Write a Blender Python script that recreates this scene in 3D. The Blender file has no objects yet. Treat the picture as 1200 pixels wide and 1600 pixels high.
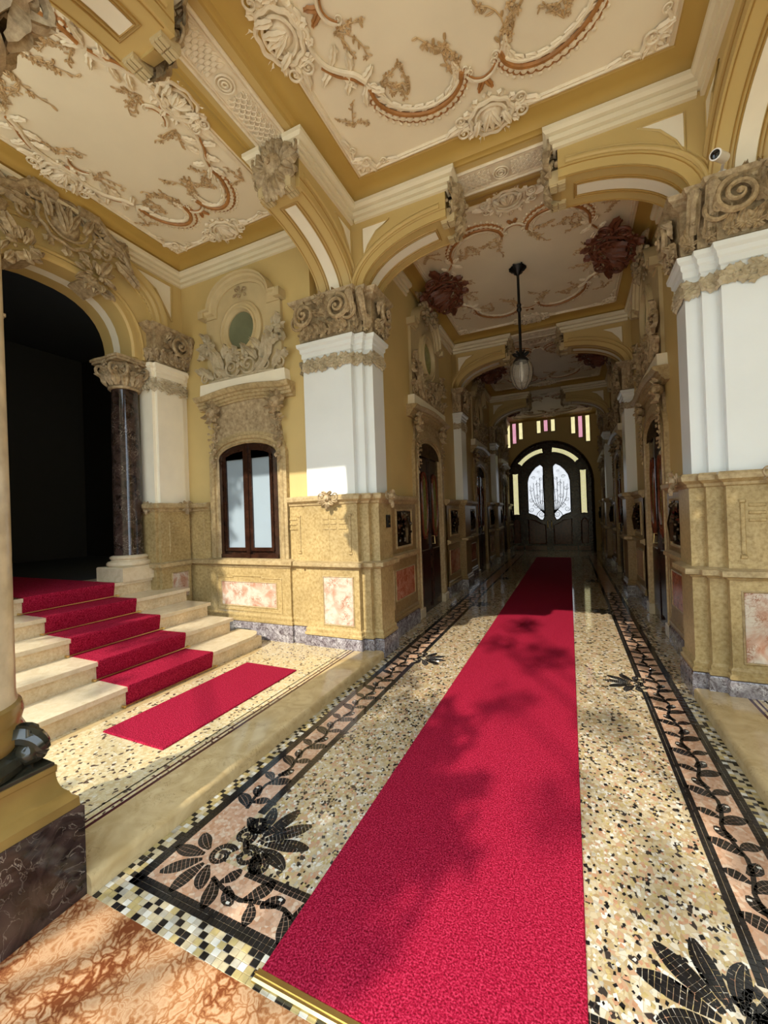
import bpy, math, random
import numpy as np
from mathutils import Vector, Matrix
random.seed(7)
PI = math.pi
C = bpy.context.scene.collection
sc = bpy.context.scene

# ------------------------------------------------------------------ camera
cam_d = bpy.data.cameras.new('camera'); cam = bpy.data.objects.new('camera', cam_d); C.objects.link(cam)
cam_d.sensor_fit = 'HORIZONTAL'; cam_d.sensor_width = 36.0; cam_d.lens = 637.3 / 1200 * 36
cam_d.clip_start = .02; cam_d.clip_end = 300
def cam_matrix(yaw, pit, rol, loc):
    f = Vector((-math.sin(yaw) * math.cos(pit), math.cos(yaw) * math.cos(pit), math.sin(pit)))
    r = Vector((math.cos(yaw), math.sin(yaw), 0)); d = f.cross(r)
    c, s = math.cos(rol), math.sin(rol)
    r2 = c * r + s * d; d2 = -s * r + c * d
    m = Matrix.Identity(4)
    for i in range(3):
        m[i][0] = r2[i]; m[i][1] = -d2[i]; m[i][2] = -f[i]; m[i][3] = loc[i]
    return m
cam.matrix_world = cam_matrix(.426498, .0070266, .0343072, (0, 0, 1.5))
sc.camera = cam

# ------------------------------------------------------------------ light
w = bpy.data.worlds.new('sky'); sc.world = w; w.use_nodes = True
bg = w.node_tree.nodes['Background']; bg.inputs[0].default_value = (.71, .86, 1.0, 1); bg.inputs[1].default_value = 5.0
sun_d = bpy.data.lights.new('sun', 'SUN'); sun_d.energy = 5.7; sun_d.color = (1.0, .92, .78); sun_d.angle = .0093
sun = bpy.data.objects.new('sun', sun_d); C.objects.link(sun)
sun.rotation_euler = Vector((.10, 1.0, -.755)).to_track_quat('-Z', 'Y').to_euler()
sun.location = (-1, -8, 9)
sc.view_settings.view_transform = 'Standard'; sc.view_settings.look = 'None'
sc.view_settings.gamma = 1; sc.view_settings.use_curve_mapping = False
sc.view_settings.exposure = 0.0
sc.cycles.diffuse_bounces = 5; sc.cycles.max_bounces = 9

CX = -.49                      # centre line of the corridor
ZC = 4.86                      # ceiling panels
# ------------------------------------------------------------------ materials
MAT = {}
def new_mat(name):
    m = bpy.data.materials.new(name); m.use_nodes = True; MAT[name] = m
    return m, m.node_tree.nodes, m.node_tree.links, m.node_tree.nodes['Principled BSDF']
def ramp(n, stops):
    r = n.new('ShaderNodeValToRGB'); e = r.color_ramp.elements
    while len(e) < len(stops): e.new(.5)
    for k, (p, c) in enumerate(stops): e[k].position = p; e[k].color = (*c, 1)
    return r
def coords(n, l, scale):
    t = n.new('ShaderNodeTexCoord'); mp = n.new('ShaderNodeMapping')
    mp.inputs['Scale'].default_value = scale if isinstance(scale, tuple) else (scale,) * 3
    g = n.new('ShaderNodeNewGeometry'); l.new(g.outputs['Position'], mp.inputs[0]); return mp
def bump(n, l, b, src, strength, dist=.01):
    k = n.new('ShaderNodeBump'); k.inputs['Strength'].default_value = strength; k.inputs['Distance'].default_value = dist
    l.new(src, k.inputs['Height']); l.new(k.outputs[0], b.inputs['Normal'])
def plain(name, c, rough=.5, metal=0., spec=.5, var=.06, scale=6., bmp=0.):
    m, n, l, b = new_mat(name)
    b.inputs['Roughness'].default_value = rough; b.inputs['Metallic'].default_value = metal
    b.inputs['Specular IOR Level'].default_value = spec
    t = n.new('ShaderNodeTexNoise'); t.inputs['Scale'].default_value = scale; t.inputs['Detail'].default_value = 6
    l.new(coords(n, l, 1.).outputs[0], t.inputs['Vector'])
    r = ramp(n, [(.3, tuple(x * (1 - var) for x in c)), (.7, tuple(min(1, x * (1 + var)) for x in c))])
    l.new(t.outputs[0], r.inputs[0]); l.new(r.outputs[0], b.inputs['Base Color'])
    if bmp: bump(n, l, b, t.outputs[0], bmp)
    return m
def stone(name, c1, c2, c3, scale=30., rough=.35, big=2.5, bmp=.05):
    m, n, l, b = new_mat(name); b.inputs['Roughness'].default_value = rough
    mp = coords(n, l, 1.)
    t = n.new('ShaderNodeTexNoise'); t.inputs['Scale'].default_value = scale; t.inputs['Detail'].default_value = 8; t.inputs['Roughness'].default_value = .7
    u = n.new('ShaderNodeTexNoise'); u.inputs['Scale'].default_value = big; u.inputs['Detail'].default_value = 5
    l.new(mp.outputs[0], t.inputs['Vector']); l.new(mp.outputs[0], u.inputs['Vector'])
    r = ramp(n, [(.32, c1), (.5, c2), (.68, c3)]); l.new(t.outputs[0], r.inputs[0])
    r2 = ramp(n, [(.3, (.68, .66, .62)), (.65, (1.05, 1.03, 1.0))]); l.new(u.outputs[0], r2.inputs[0])
    x = n.new('ShaderNodeMix'); x.data_type = 'RGBA'; x.blend_type = 'MULTIPLY'; x.inputs[0].default_value = .8
    l.new(r.outputs[0], x.inputs[6]); l.new(r2.outputs[0], x.inputs[7]); l.new(x.outputs[2], b.inputs['Base Color'])
    if bmp: bump(n, l, b, t.outputs[0], bmp)
    return m
def marble(name, base, mid, vein, scale=5., vs=9., vw=.05, rough=.12, dist=1.5):
    m, n, l, b = new_mat(name); b.inputs['Roughness'].default_value = rough
    mp = coords(n, l, 1.)
    t = n.new('ShaderNodeTexNoise'); t.inputs['Scale'].default_value = scale; t.inputs['Detail'].default_value = 7; t.inputs['Distortion'].default_value = dist
    l.new(mp.outputs[0], t.inputs['Vector'])
    r = ramp(n, [(.35, base), (.62, mid)]); l.new(t.outputs[0], r.inputs[0])
    wv = n.new('ShaderNodeTexNoise'); wv.inputs['Scale'].default_value = vs; wv.inputs['Detail'].default_value = 5; wv.inputs['Distortion'].default_value = 2.2
    l.new(mp.outputs[0], wv.inputs['Vector'])
    r2 = ramp(n, [(.5 - vw, (0, 0, 0)), (.5, (1, 1, 1)), (.5 + vw, (0, 0, 0))]); l.new(wv.outputs[0], r2.inputs[0])
    mk = n.new('ShaderNodeTexNoise'); mk.inputs['Scale'].default_value = vs * .6; mk.inputs['Detail'].default_value = 3; l.new(mp.outputs[0], mk.inputs['Vector'])
    r3 = ramp(n, [(.42, (.04, .04, .04)), (.66, (1, 1, 1))]); l.new(mk.outputs[0], r3.inputs[0])
    mm = n.new('ShaderNodeMath'); mm.operation = 'MULTIPLY'; l.new(r2.outputs[0], mm.inputs[0]); l.new(r3.outputs[0], mm.inputs[1])
    x = n.new('ShaderNodeMix'); x.data_type = 'RGBA'; l.new(mm.outputs[0], x.inputs[0]); l.new(r.outputs[0], x.inputs[6])
    x.inputs[7].default_value = (*vein, 1); l.new(x.outputs[2], b.inputs['Base Color'])
    return m
def chips(name, cols, scale, grout, rough=.1, gw=.06):
    m, n, l, b = new_mat(name); b.inputs['Roughness'].default_value = rough
    mp = coords(n, l, 1.)
    v = n.new('ShaderNodeTexVoronoi'); v.inputs['Scale'].default_value = scale
    e = n.new('ShaderNodeTexVoronoi'); e.feature = 'DISTANCE_TO_EDGE'; e.inputs['Scale'].default_value = scale
    l.new(mp.outputs[0], v.inputs['Vector']); l.new(mp.outputs[0], e.inputs['Vector'])
    s = n.new('ShaderNodeSeparateColor'); l.new(v.outputs['Color'], s.inputs[0])
    r = ramp(n, cols); r.color_ramp.interpolation = 'CONSTANT'; l.new(s.outputs[0], r.inputs[0])
    r2 = ramp(n, [(0, (1, 1, 1)), (gw, (0, 0, 0))]); l.new(e.outputs[0], r2.inputs[0])
    x = n.new('ShaderNodeMix'); x.data_type = 'RGBA'; l.new(r2.outputs[0], x.inputs[0]); l.new(r.outputs[0], x.inputs[6])
    x.inputs[7].default_value = (*grout, 1); l.new(x.outputs[2], b.inputs['Base Color'])
    return m
def nodular(name, dark, mid, pale, scale, rough):
    m, n, l, b = new_mat(name); b.inputs['Roughness'].default_value = rough
    mp = coords(n, l, 1.); t = n.new('ShaderNodeTexNoise'); t.inputs['Scale'].default_value = 9; t.inputs['Detail'].default_value = 5
    l.new(mp.outputs[0], t.inputs['Vector'])
    a = n.new('ShaderNodeMix'); a.data_type = 'RGBA'; a.blend_type = 'LINEAR_LIGHT'; a.inputs[0].default_value = .09
    l.new(mp.outputs[0], a.inputs[6]); l.new(t.outputs['Color'], a.inputs[7])
    e = n.new('ShaderNodeTexVoronoi'); e.feature = 'DISTANCE_TO_EDGE'; e.inputs['Scale'].default_value = scale; l.new(a.outputs[2], e.inputs['Vector'])
    u = n.new('ShaderNodeTexNoise'); u.inputs['Scale'].default_value = 5; u.inputs['Detail'].default_value = 8; l.new(mp.outputs[0], u.inputs['Vector'])
    k = n.new('ShaderNodeMath'); k.operation = 'MULTIPLY_ADD'; l.new(u.outputs[0], k.inputs[0]); k.inputs[1].default_value = 1.0; k.inputs[2].default_value = -.42
    q = n.new('ShaderNodeMath'); q.operation = 'ADD'; l.new(e.outputs[0], q.inputs[0]); l.new(k.outputs[0], q.inputs[1])
    r = ramp(n, [(.03, dark), (.16, mid), (.30, pale), (.6, mid)]); l.new(q.outputs[0], r.inputs[0]); l.new(r.outputs[0], b.inputs['Base Color'])
def emit(name, c, s):
    m, n, l, b = new_mat(name); b.inputs['Base Color'].default_value = (*c, 1); b.inputs['Roughness'].default_value = .2
    t = n.new('ShaderNodeTexNoise'); t.inputs['Scale'].default_value = 9; l.new(coords(n, l, 1.).outputs[0], t.inputs['Vector'])
    r = ramp(n, [(.3, tuple(x * .8 for x in c)), (.7, c)]); l.new(t.outputs[0], r.inputs[0]); l.new(r.outputs[0], b.inputs['Emission Color'])
    b.inputs['Emission Strength'].default_value = s
    return m
plain('wall_yellow', (.59, .445, .185), .55, var=.07, scale=1.6)
plain('beam_yellow', (.57, .415, .16), .5, var=.05, scale=2.2)
plain('cove_ochre', (.50, .325, .08), .5, var=.06, scale=2.)
plain('ceiling_cream', (.88, .785, .585), .6, var=.05, scale=1.5)
plain('cornice_cream', (.80, .72, .52), .5, var=.04, scale=4.)
plain('panel_ivory', (.88, .82, .66), .5, var=.03)
plain('stucco_cream', (.84, .74, .55), .5, var=.08, scale=14)
plain('stucco_tan', (.55, .38, .19), .5, var=.2, scale=16)
plain('plaster_ochre', (.56, .45, .25), .55, var=.08, scale=5)
plain('stucco_sienna', (.40, .18, .05), .5, var=.25, scale=16)
plain('stucco_red', (.15, .045, .02), .5, var=.3, scale=16)
plain('line_brown', (.40, .24, .06), .5)
plain('pilaster_white', (.76, .80, .80), .28, var=.025, scale=2.5)
stone('carved_stone', (.23, .165, .085), (.42, .32, .19), (.60, .49, .31), 22, .6, 5, .2)
stone('pale_stone', (.42, .36, .25), (.54, .47, .33), (.62, .56, .42), 18, .6, 4, .1)
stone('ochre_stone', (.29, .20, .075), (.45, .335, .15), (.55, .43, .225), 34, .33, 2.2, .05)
stone('ochre_dark', (.19, .12, .045), (.31, .21, .09), (.40, .29, .14), 34, .3, 2.2, .05)  # copy of ochre_stone with the corridor's shade put into its colours
stone('frame_stone', (.30, .215, .105), (.45, .345, .18), (.56, .45, .27), 26, .4, 3, .06)
marble('breccia', (.46, .25, .17), (.60, .53, .44), (.26, .08, .03), 7, 16, .05, .12, 1.2)
marble('breccia_red', (.30, .085, .04), (.42, .17, .10), (.62, .38, .28), 7, 9, .03, .15)
marble('purple_marble', (.07, .05, .055), (.26, .235, .25), (.58, .56, .56), 14, 24, .07, .1, 2.5)
marble('black_marble', (.012, .007, .006), (.05, .03, .025), (.30, .25, .20), 6, 9, .016, .08)
marble('kerb_marble', (.43, .31, .145), (.54, .41, .215), (.26, .18, .08), 6, 12, .02, .09)
marble('stair_marble', (.58, .48, .32), (.66, .56, .39), (.52, .40, .23), 9, 16, .025, .14)
stone('riser_marble', (.56, .40, .22), (.68, .54, .34), (.76, .64, .44), 42, .3, 5, .03)
nodular('rosso_marble', (.17, .045, .015), (.36, .155, .06), (.52, .32, .175), 27, .25)
plain('tan_shaft', (.55, .44, .27), .22, var=.22, scale=9)
plain('brown_stone', (.21, .13, .035), .2, var=.2, scale=5)
plain('green_black', (.03, .028, .018), .08, var=.5, scale=9)
plain('grout', (.50, .43, .32), .3)
TER = [(0, (.44, .345, .195)), (.2, (.48, .395, .255)), (.4, (.38, .28, .14)), (.55, (.43, .265, .16)), (.66, (.54, .48, .37)), (.78, (.34, .23, .11)), (.86, (.04, .03, .025)), (.96, (.66, .61, .52))]
chips('terrazzo', TER, 42, (.36, .29, .19), .07)
chips('terrazzo_landing', [(0, (.60, .49, .28)), (.3, (.64, .54, .34)), (.6, (.54, .41, .21)), (.86, (.08, .05, .035)), (.95, (.66, .60, .45))], 58, (.44, .35, .21), .13)
chips('peach_mosaic', [(0, (.50, .30, .19)), (.3, (.56, .36, .24)), (.6, (.44, .24, .14)), (.85, (.58, .43, .31))], 60, (.42, .29, .20), .08)
plain('tess_black', (.012, .011, .011), .09, var=.4, scale=30)
plain('tess_white', (.60, .57, .49), .1, scale=30)
plain('tess_yellow', (.42, .325, .14), .1, var=.2, scale=30)
plain('tess_cream', (.48, .40, .25), .1, var=.15, scale=30)
plain('tess_pink', (.42, .225, .13), .1, var=.2, scale=30)
plain('tess_grey', (.40, .36, .28), .1, var=.2, scale=30)
plain('purple_line', (.07, .02, .02), .12)
plain('brass', (.72, .55, .24), .28, 1., var=.1, scale=9)
plain('dark_wood', (.028, .011, .006), .22, var=.4, scale=12)
plain('red_wood', (.12, .03, .014), .22, var=.4, scale=12)
plain('iron', (.012, .011, .010), .4, .6)
plain('bronze', (.05, .032, .016), .25, .7, var=.4, scale=20)
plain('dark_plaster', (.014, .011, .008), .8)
plain('white_plastic', (.85, .85, .85), .3)
plain('lens_black', (.01, .01, .012), .06)
plain('window_frost', (.30, .375, .44), .2, var=.08, scale=1.2, spec=.6)
plain('oculus_pane', (.16, .18, .11), .12, var=.2, scale=2, spec=.8)
plain('green_pane', (.20, .22, .06), .15, var=.4, scale=30)
plain('gravel', (.58, .54, .46), .9, var=.2, scale=8)
plain('leaf_green', (.06, .11, .03), .6, var=.3)
plain('bark', (.10, .07, .05), .8, var=.3)
emit('glass_daylight', (.86, .92, 1.0), 1.0)
emit('glass_yellow', (1.0, .93, .50), .95)
emit('glass_pink', (.95, .45, .60), .8)
def carpet_mat():
    m, n, l, b = new_mat('red_carpet'); b.inputs['Roughness'].default_value = .95; b.inputs['Specular IOR Level'].default_value = .1
    mp = coords(n, l, 1.)
    t = n.new('ShaderNodeTexNoise'); t.inputs['Scale'].default_value = 150; t.inputs['Detail'].default_value = 3
    l.new(mp.outputs[0], t.inputs['Vector'])
    r = ramp(n, [(.32, (.12, .001, .008)), (.5, (.28, .005, .027)), (.68, (.48, .03, .075))]); l.new(t.outputs[0], r.inputs[0])
    l.new(r.outputs[0], b.inputs['Base Color']); bump(n, l, b, t.outputs[0], .7, .006)
carpet_mat()
def globe_mat():
    m, n, l, b = new_mat('lamp_glass')
    b.inputs['Base Color'].default_value = (.95, .93, .88, 1); b.inputs['Roughness'].default_value = .08
    b.inputs['Transmission Weight'].default_value = .9; b.inputs['IOR'].default_value = 1.2
globe_mat()

# ------------------------------------------------------------------ mesh helpers
class F:
    """plane frame: (u, v, n) -> world"""
    def __init__(s, o, U, V, N): s.o, s.U, s.V, s.N = [Vector(x) for x in (o, U, V, N)]
    def __call__(s, u, v, n=0.): return tuple(s.o + s.U * u + s.V * v + s.N * n)
    def sub(s, u, v, n=0., ang=0., k=1., flip=1):
        c, d = math.cos(ang), math.sin(ang)
        return F(s(u, v, n), (s.U * c + s.V * d) * k * flip, (s.V * c - s.U * d) * k, s.N * k)
XY = F((0, 0, 0), (1, 0, 0), (0, 1, 0), (0, 0, 1))
class MB:
    def __init__(s): s.v = []; s.f = []; s.m = []
    def add(s, vs, fs, mi=0):
        o = len(s.v); s.v += vs
        for f in fs: s.f.append(tuple(i + o for i in f)); s.m.append(mi)
    def box(s, x0, x1, y0, y1, z0, z1, fr=None, mi=0):
        P = [(x0, y0, z0), (x1, y0, z0), (x1, y1, z0), (x0, y1, z0), (x0, y0, z1), (x1, y0, z1), (x1, y1, z1), (x0, y1, z1)]
        if fr: P = [fr(*p) for p in P]
        s.add(P, [(3, 2, 1, 0), (4, 5, 6, 7), (0, 1, 5, 4), (1, 2, 6, 5), (2, 3, 7, 6), (3, 0, 4, 7)], mi)
    def cbox(s, x0, x1, y0, y1, z0, z1, b=.008, fr=None, mi=0):
        """box whose top (z1) edges are chamfered"""
        P = [(x0, y0, z0), (x1, y0, z0), (x1, y1, z0), (x0, y1, z0), (x0, y0, z1 - b), (x1, y0, z1 - b), (x1, y1, z1 - b), (x0, y1, z1 - b),
             (x0 + b, y0 + b, z1), (x1 - b, y0 + b, z1), (x1 - b, y1 - b, z1), (x0 + b, y1 - b, z1)]
        if fr: P = [fr(*p) for p in P]
        fs = [(3, 2, 1, 0), (8, 9, 10, 11)]
        for k in range(4):
            j = (k + 1) % 4; fs += [(k, j, j + 4, k + 4), (k + 4, j + 4, j + 8, k + 8)]
        s.add(P, fs, mi)
    def prism(s, poly, fr, n0, n1, mi=0):
        k = len(poly); P = [fr(u, v, n0) for u, v in poly] + [fr(u, v, n1) for u, v in poly]
        s.add(P, [tuple(range(k - 1, -1, -1)), tuple(range(k, 2 * k))] + [(i, (i + 1) % k, (i + 1) % k + k, i + k) for i in range(k)], mi)
    def sweep(s, path, prof, fr=XY, closed=False, mi=0):
        """profile (offset to the right of the path, height) along a 2D path with mitred corners"""
        n = len(path); pts = [Vector((p[0], p[1])) for p in path]; rows = []
        for i in range(n):
            a = pts[i] - pts[i - 1] if (i > 0 or closed) else pts[1] - pts[0]
            b = pts[(i + 1) % n] - pts[i] if (i < n - 1 or closed) else pts[-1] - pts[-2]
            a = a.normalized(); b = b.normalized()
            na = Vector((a.y, -a.x)); nb = Vector((b.y, -b.x)); m = na + nb
            m = m / max(.25, m.dot(na)) if m.length > 1e-6 else na
            rows.append([fr(pts[i].x + m.x * o, pts[i].y + m.y * o, h) for o, h in prof])
        k = len(prof); V = [p for r in rows for p in r]; fs = []
        for i in range(n if closed else n - 1):
            j = (i + 1) % n
            for q in range(k - 1): fs.append((i * k + q, j * k + q, j * k + q + 1, i * k + q + 1))
        if not closed: fs += [tuple(range(k)), tuple(range(n * k - 1, (n - 1) * k - 1, -1))]
        s.add(V, fs, mi)
    def tube(s, pts, r, sides=6, cap=True, flat=1., N=None, mi=0):
        pts = [Vector(p) for p in pts]; n = len(pts); V = []; fs = []
        rr = r if isinstance(r, (list, tuple)) else [r] * n
        up = Vector(N) if N is not None else Vector((.13, .31, .94))
        for i in range(n):
            t = (pts[min(n - 1, i + 1)] - pts[max(0, i - 1)])
            t = t.normalized() if t.length > 1e-9 else Vector((0, 0, 1))
            a = t.cross(up); a = a.normalized() if a.length > 1e-5 else t.orthogonal().normalized()
            b = a.cross(t).normalized()
            for k in range(sides):
                th = 2 * PI * k / sides; V.append(tuple(pts[i] + a * math.cos(th) * rr[i] + b * math.sin(th) * rr[i] * flat))
        for i in range(n - 1):
            for k in range(sides): j = (k + 1) % sides; fs.append((i * sides + k, i * sides + j, (i + 1) * sides + j, (i + 1) * sides + k))
        if cap: fs += [tuple(range(sides - 1, -1, -1)), tuple(range((n - 1) * sides, n * sides))]
        s.add(V, fs, mi)
    def lathe(s, prof, c, seg=24, cap=True, fr=None, mi=0):
        V = []; fs = []; n = len(prof)
        for r, z in prof:
            for k in range(seg):
                a = 2 * PI * k / seg; p = (c[0] + r * math.cos(a), c[1] + r * math.sin(a), c[2] + z); V.append(fr(*p) if fr else p)
        for i in range(n - 1):
            for k in range(seg): j = (k + 1) % seg; fs.append((i * seg + k, i * seg + j, (i + 1) * seg + j, (i + 1) * seg + k))
        if cap: fs += [tuple(range(seg - 1, -1, -1)), tuple(range((n - 1) * seg, n * seg))]
        s.add(V, fs, mi)
    def ball(s, p, r, fr=None, mi=0, seg=7, ring=4, sz=1.):
        V = []; fs = []
        for i in range(ring + 1):
            ph = PI * i / ring
            for k in range(seg):
                a = 2 * PI * k / seg; q = (p[0] + r * math.sin(ph) * math.cos(a), p[1] + r * math.sin(ph) * math.sin(a), p[2] + r * sz * math.cos(ph))
                V.append(fr(*q) if fr else q)
        for i in range(ring):
            for k in range(seg): j = (k + 1) % seg; fs.append((i * seg + k, i * seg + j, (i + 1) * seg + j, (i + 1) * seg + k))
        s.add(V, fs, mi)
    # ---- ornament
    def leaf(s, fr, u, v, ang, L, W, h=.0, lift=.05, bend=0., tip=.3, lobes=3, mi=0, nt=8):
        """lobed acanthus leaf growing from (u,v) in direction ang; bend curves it in the plane, tip curls it out"""
        V = []; fs = []; x, y, a = u, v, ang; st = L / (nt - 1)
        for i in range(nt):
            t = i / (nt - 1); wd = W * .5 * (math.sin(PI * (.14 + .80 * t)) ** .65) * (1 + .20 * math.cos(2 * PI * lobes * t))
            ht = h + lift * math.sin(PI * min(1, t * .85 + .05)) + tip * lift * max(0, t - .7) * 6
            px, py = -math.sin(a), math.cos(a)
            for k, q in ((-1, .30), (-.5, 1.0), (0, .52), (.5, 1.0), (1, .30)):
                sw = .35 * abs(k) * wd
                V.append(fr(x + px * wd * k + math.cos(a) * sw, y + py * wd * k + math.sin(a) * sw, h + (ht - h) * q))
            x += math.cos(a) * st; y += math.sin(a) * st; a += bend / (nt - 1)
        for i in range(nt - 1):
            for k in range(4): fs.append((i * 5 + k, i * 5 + k + 1, i * 5 + k + 6, i * 5 + k + 5))
        s.add(V, fs, mi)
    def volute(s, fr, u, v, r, d=1, a0=0., turns=1.75, wd=.28, h=.02, out=.0, eye=True, mi=0, nt=26):
        """spiral scroll: starts on the rim at angle a0 and winds in"""
        pts = []; rr = []
        for i in range(nt):
            t = i / (nt - 1); q = r * (1 - t) ** .8 * .92 + r * .08; a = a0 + d * 2 * PI * turns * t
            pts.append(fr(u + q * math.cos(a), v + q * math.sin(a), h + out * t)); rr.append(r * wd * (1 - .62 * t) * .5 * fr.U.length)
        s.tube(pts, rr, 6, True, 1.1, fr.N, mi)
        if eye: s.ball((u, v, h + out), r * .17, fr, mi)
    def curl(s, fr, pts, w0, w1, h=.01, mi=0, end=0., ed=1, flat=1.):
        """smooth tapered tube through 2D points, optional spiral at its end"""
        P = smooth(pts, 6)
        if end:
            a = math.atan2(P[-1][1] - P[-2][1], P[-1][0] - P[-2][0]); cx = P[-1][0] - ed * math.sin(a) * end; cy = P[-1][1] + ed * math.cos(a) * end
            a0 = math.atan2(P[-1][1] - cy, P[-1][0] - cx)
            for i in range(1, 15):
                t = i / 14; q = end * (1 - .75 * t); P.append((cx + q * math.cos(a0 + ed * t * 2 * PI * 1.25), cy + q * math.sin(a0 + ed * t * 2 * PI * 1.25)))
        n = len(P); s.tube([fr(p[0], p[1], h) for p in P], [(w0 + (w1 - w0) * i / (n - 1)) * fr.U.length for i in range(n)], 6, True, flat, fr.N, mi)
        return P
    def flower(s, fr, u, v, r, h=.01, k=5, mi=0):
        for i in range(k): s.leaf(fr, u, v, 2 * PI * i / k + .3, r, r * .75, h, r * .35, 0, .6, 1, mi, 4)
        s.ball((u, v, h + r * .25), r * .22, fr, mi, 6, 3)
    def build(s, name, mat, parent=None, smooth_ang=32, **tags):
        me = bpy.data.meshes.new(name); off = origin(parent) if parent else Vector((0, 0, 0))
        V = np.array(s.v, dtype=float) - np.array(off[:])
        me.from_pydata(V.tolist(), [], s.f)
        mats = mat if isinstance(mat, (list, tuple)) else [mat]
        for k in mats: me.materials.append(MAT[k])
        if len(mats) > 1: me.polygons.foreach_set('material_index', s.m)
        if smooth_ang:
            me.polygons.foreach_set('use_smooth', [True] * len(me.polygons)); me.set_sharp_from_angle(angle=math.radians(smooth_ang))
        me.update()
        o = bpy.data.objects.new(name, me); C.objects.link(o); o.parent = parent
        for k, x in tags.items(): o[k] = x
        return o
def smooth(pts, k=6):
    """Catmull-Rom through 2D points"""
    P = [Vector(p) for p in pts]; P = [2 * P[0] - P[1]] + P + [2 * P[-1] - P[-2]]; out = []
    for i in range(1, len(P) - 2):
        a, b, c, d = P[i - 1:i + 3]
        for j in range(k):
            t = j / k; out.append(tuple(.5 * ((2 * b) + (c - a) * t + (2 * a - 5 * b + 4 * c - d) * t * t + (3 * b - a - 3 * c + d) * t ** 3)))
    out.append(tuple(P[-2])); return out
def origin(o):
    while o.parent: o = o.parent
    return o.location
def thing(name, loc, label=None, category=None, group=None, kind=None):
    o = bpy.data.objects.new(name, None); C.objects.link(o); o.location = loc; o.empty_display_size = .1
    tag(o, label, category, group, kind); return o
def tag(o, label=None, category=None, group=None, kind=None):
    for k, x in (('label', label), ('category', category), ('group', group), ('kind', kind)):
        if x: o[k] = x
    return o
def dup(root, shift=(0, 0, 0), mirror=False, rotz=None, loc=None, label=None, name=None):
    """copy a thing with its parts and sub-parts; mirror is about the corridor's centre line"""
    r = root.copy(); C.objects.link(r)
    if name: r.name = name
    p = Vector(loc) if loc is not None else root.location + Vector(shift)
    if mirror: p.x = 2 * CX - p.x; r.scale.x = -root.scale.x
    r.location = p
    if rotz is not None: r.rotation_euler = (0, 0, rotz)
    if label: r['label'] = label
    def kids(a, b):
        for ch in list(a.children):
            c = ch.copy(); C.objects.link(c); c.parent = b; kids(ch, c)
    kids(root, r); return r
def mir(x): return 2 * CX - x
def single(mb, name, mat, loc, label, cat, group=None, kind=None, **k):
    o = mb.build(name, mat, None, **k); return tag(o, label, cat, group, kind)

# ------------------------------------------------------------------ floor
YE = 15.98                     # end wall
fl = MB(); fl.box(-2.05, 1.07, 1.0, YE + .1, -.12, 0)
floor = fl.build('floor', 'terrazzo', kind='structure', label='cream terrazzo corridor floor with mosaic borders')
th = MB(); th.box(-3.6, 2.6, -1.6, 1.0, -.12, .0)
tag(th.build('floor_threshold', 'rosso_marble'), 'mottled red marble slab in front of the mosaic floor', None, None, 'structure')
# landing floors (a low kerb higher) on both sides
def landing(sx, nm, lab):
    m = (lambda x: x) if sx > 0 else mir
    r = thing(nm, (m(-2.0), 2.4, 0), lab, None, None, 'structure')
    a, b = sorted((m(-4.62), m(-2.20))); q = MB(); q.box(a, b, .1, 4.0, -.05, .08); q.build('landing_slab', 'terrazzo_landing', r)
    prof = [(0, -.05), (0, .058), (.006, .07), (.018, .078), (.03, .08), (.30, .08), (.30, -.05)]
    q = MB(); q.prism([(m(-1.81 - o), z) for o, z in prof], F((0, 0, 0), (1, 0, 0), (0, 0, 1), (0, 1, 0)), 1.0, 3.86); q.build('kerb', 'kerb_marble', r)
    for x0, x1 in ((-2.13, -2.11), (-2.165, -2.15)):
        a, b = sorted((m(x0), m(x1))); q = MB(); q.box(a, b, 1.0, 3.86, 0, .0806); q.build('inlay_line', 'purple_line', r)
    a, b = sorted((m(-2.11), m(-2.21))); q = MB(); q.box(a, b, 1.0, 3.86, -.05, .08); q.build('border_strip', 'terrazzo_landing', r)
    q = MB(); a, b = sorted((m(-3.16), m(-3.10))); q.box(a, b, 1.0, 3.5, .05, .0806); q.build('border_strip', 'kerb_marble', r)
    return r
landing(1, 'floor_landing', 'cream terrazzo landing with yellow marble kerb before the stairs')
landing(-1, 'floor_side', 'yellow marble kerb and landing at the right edge')

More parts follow.
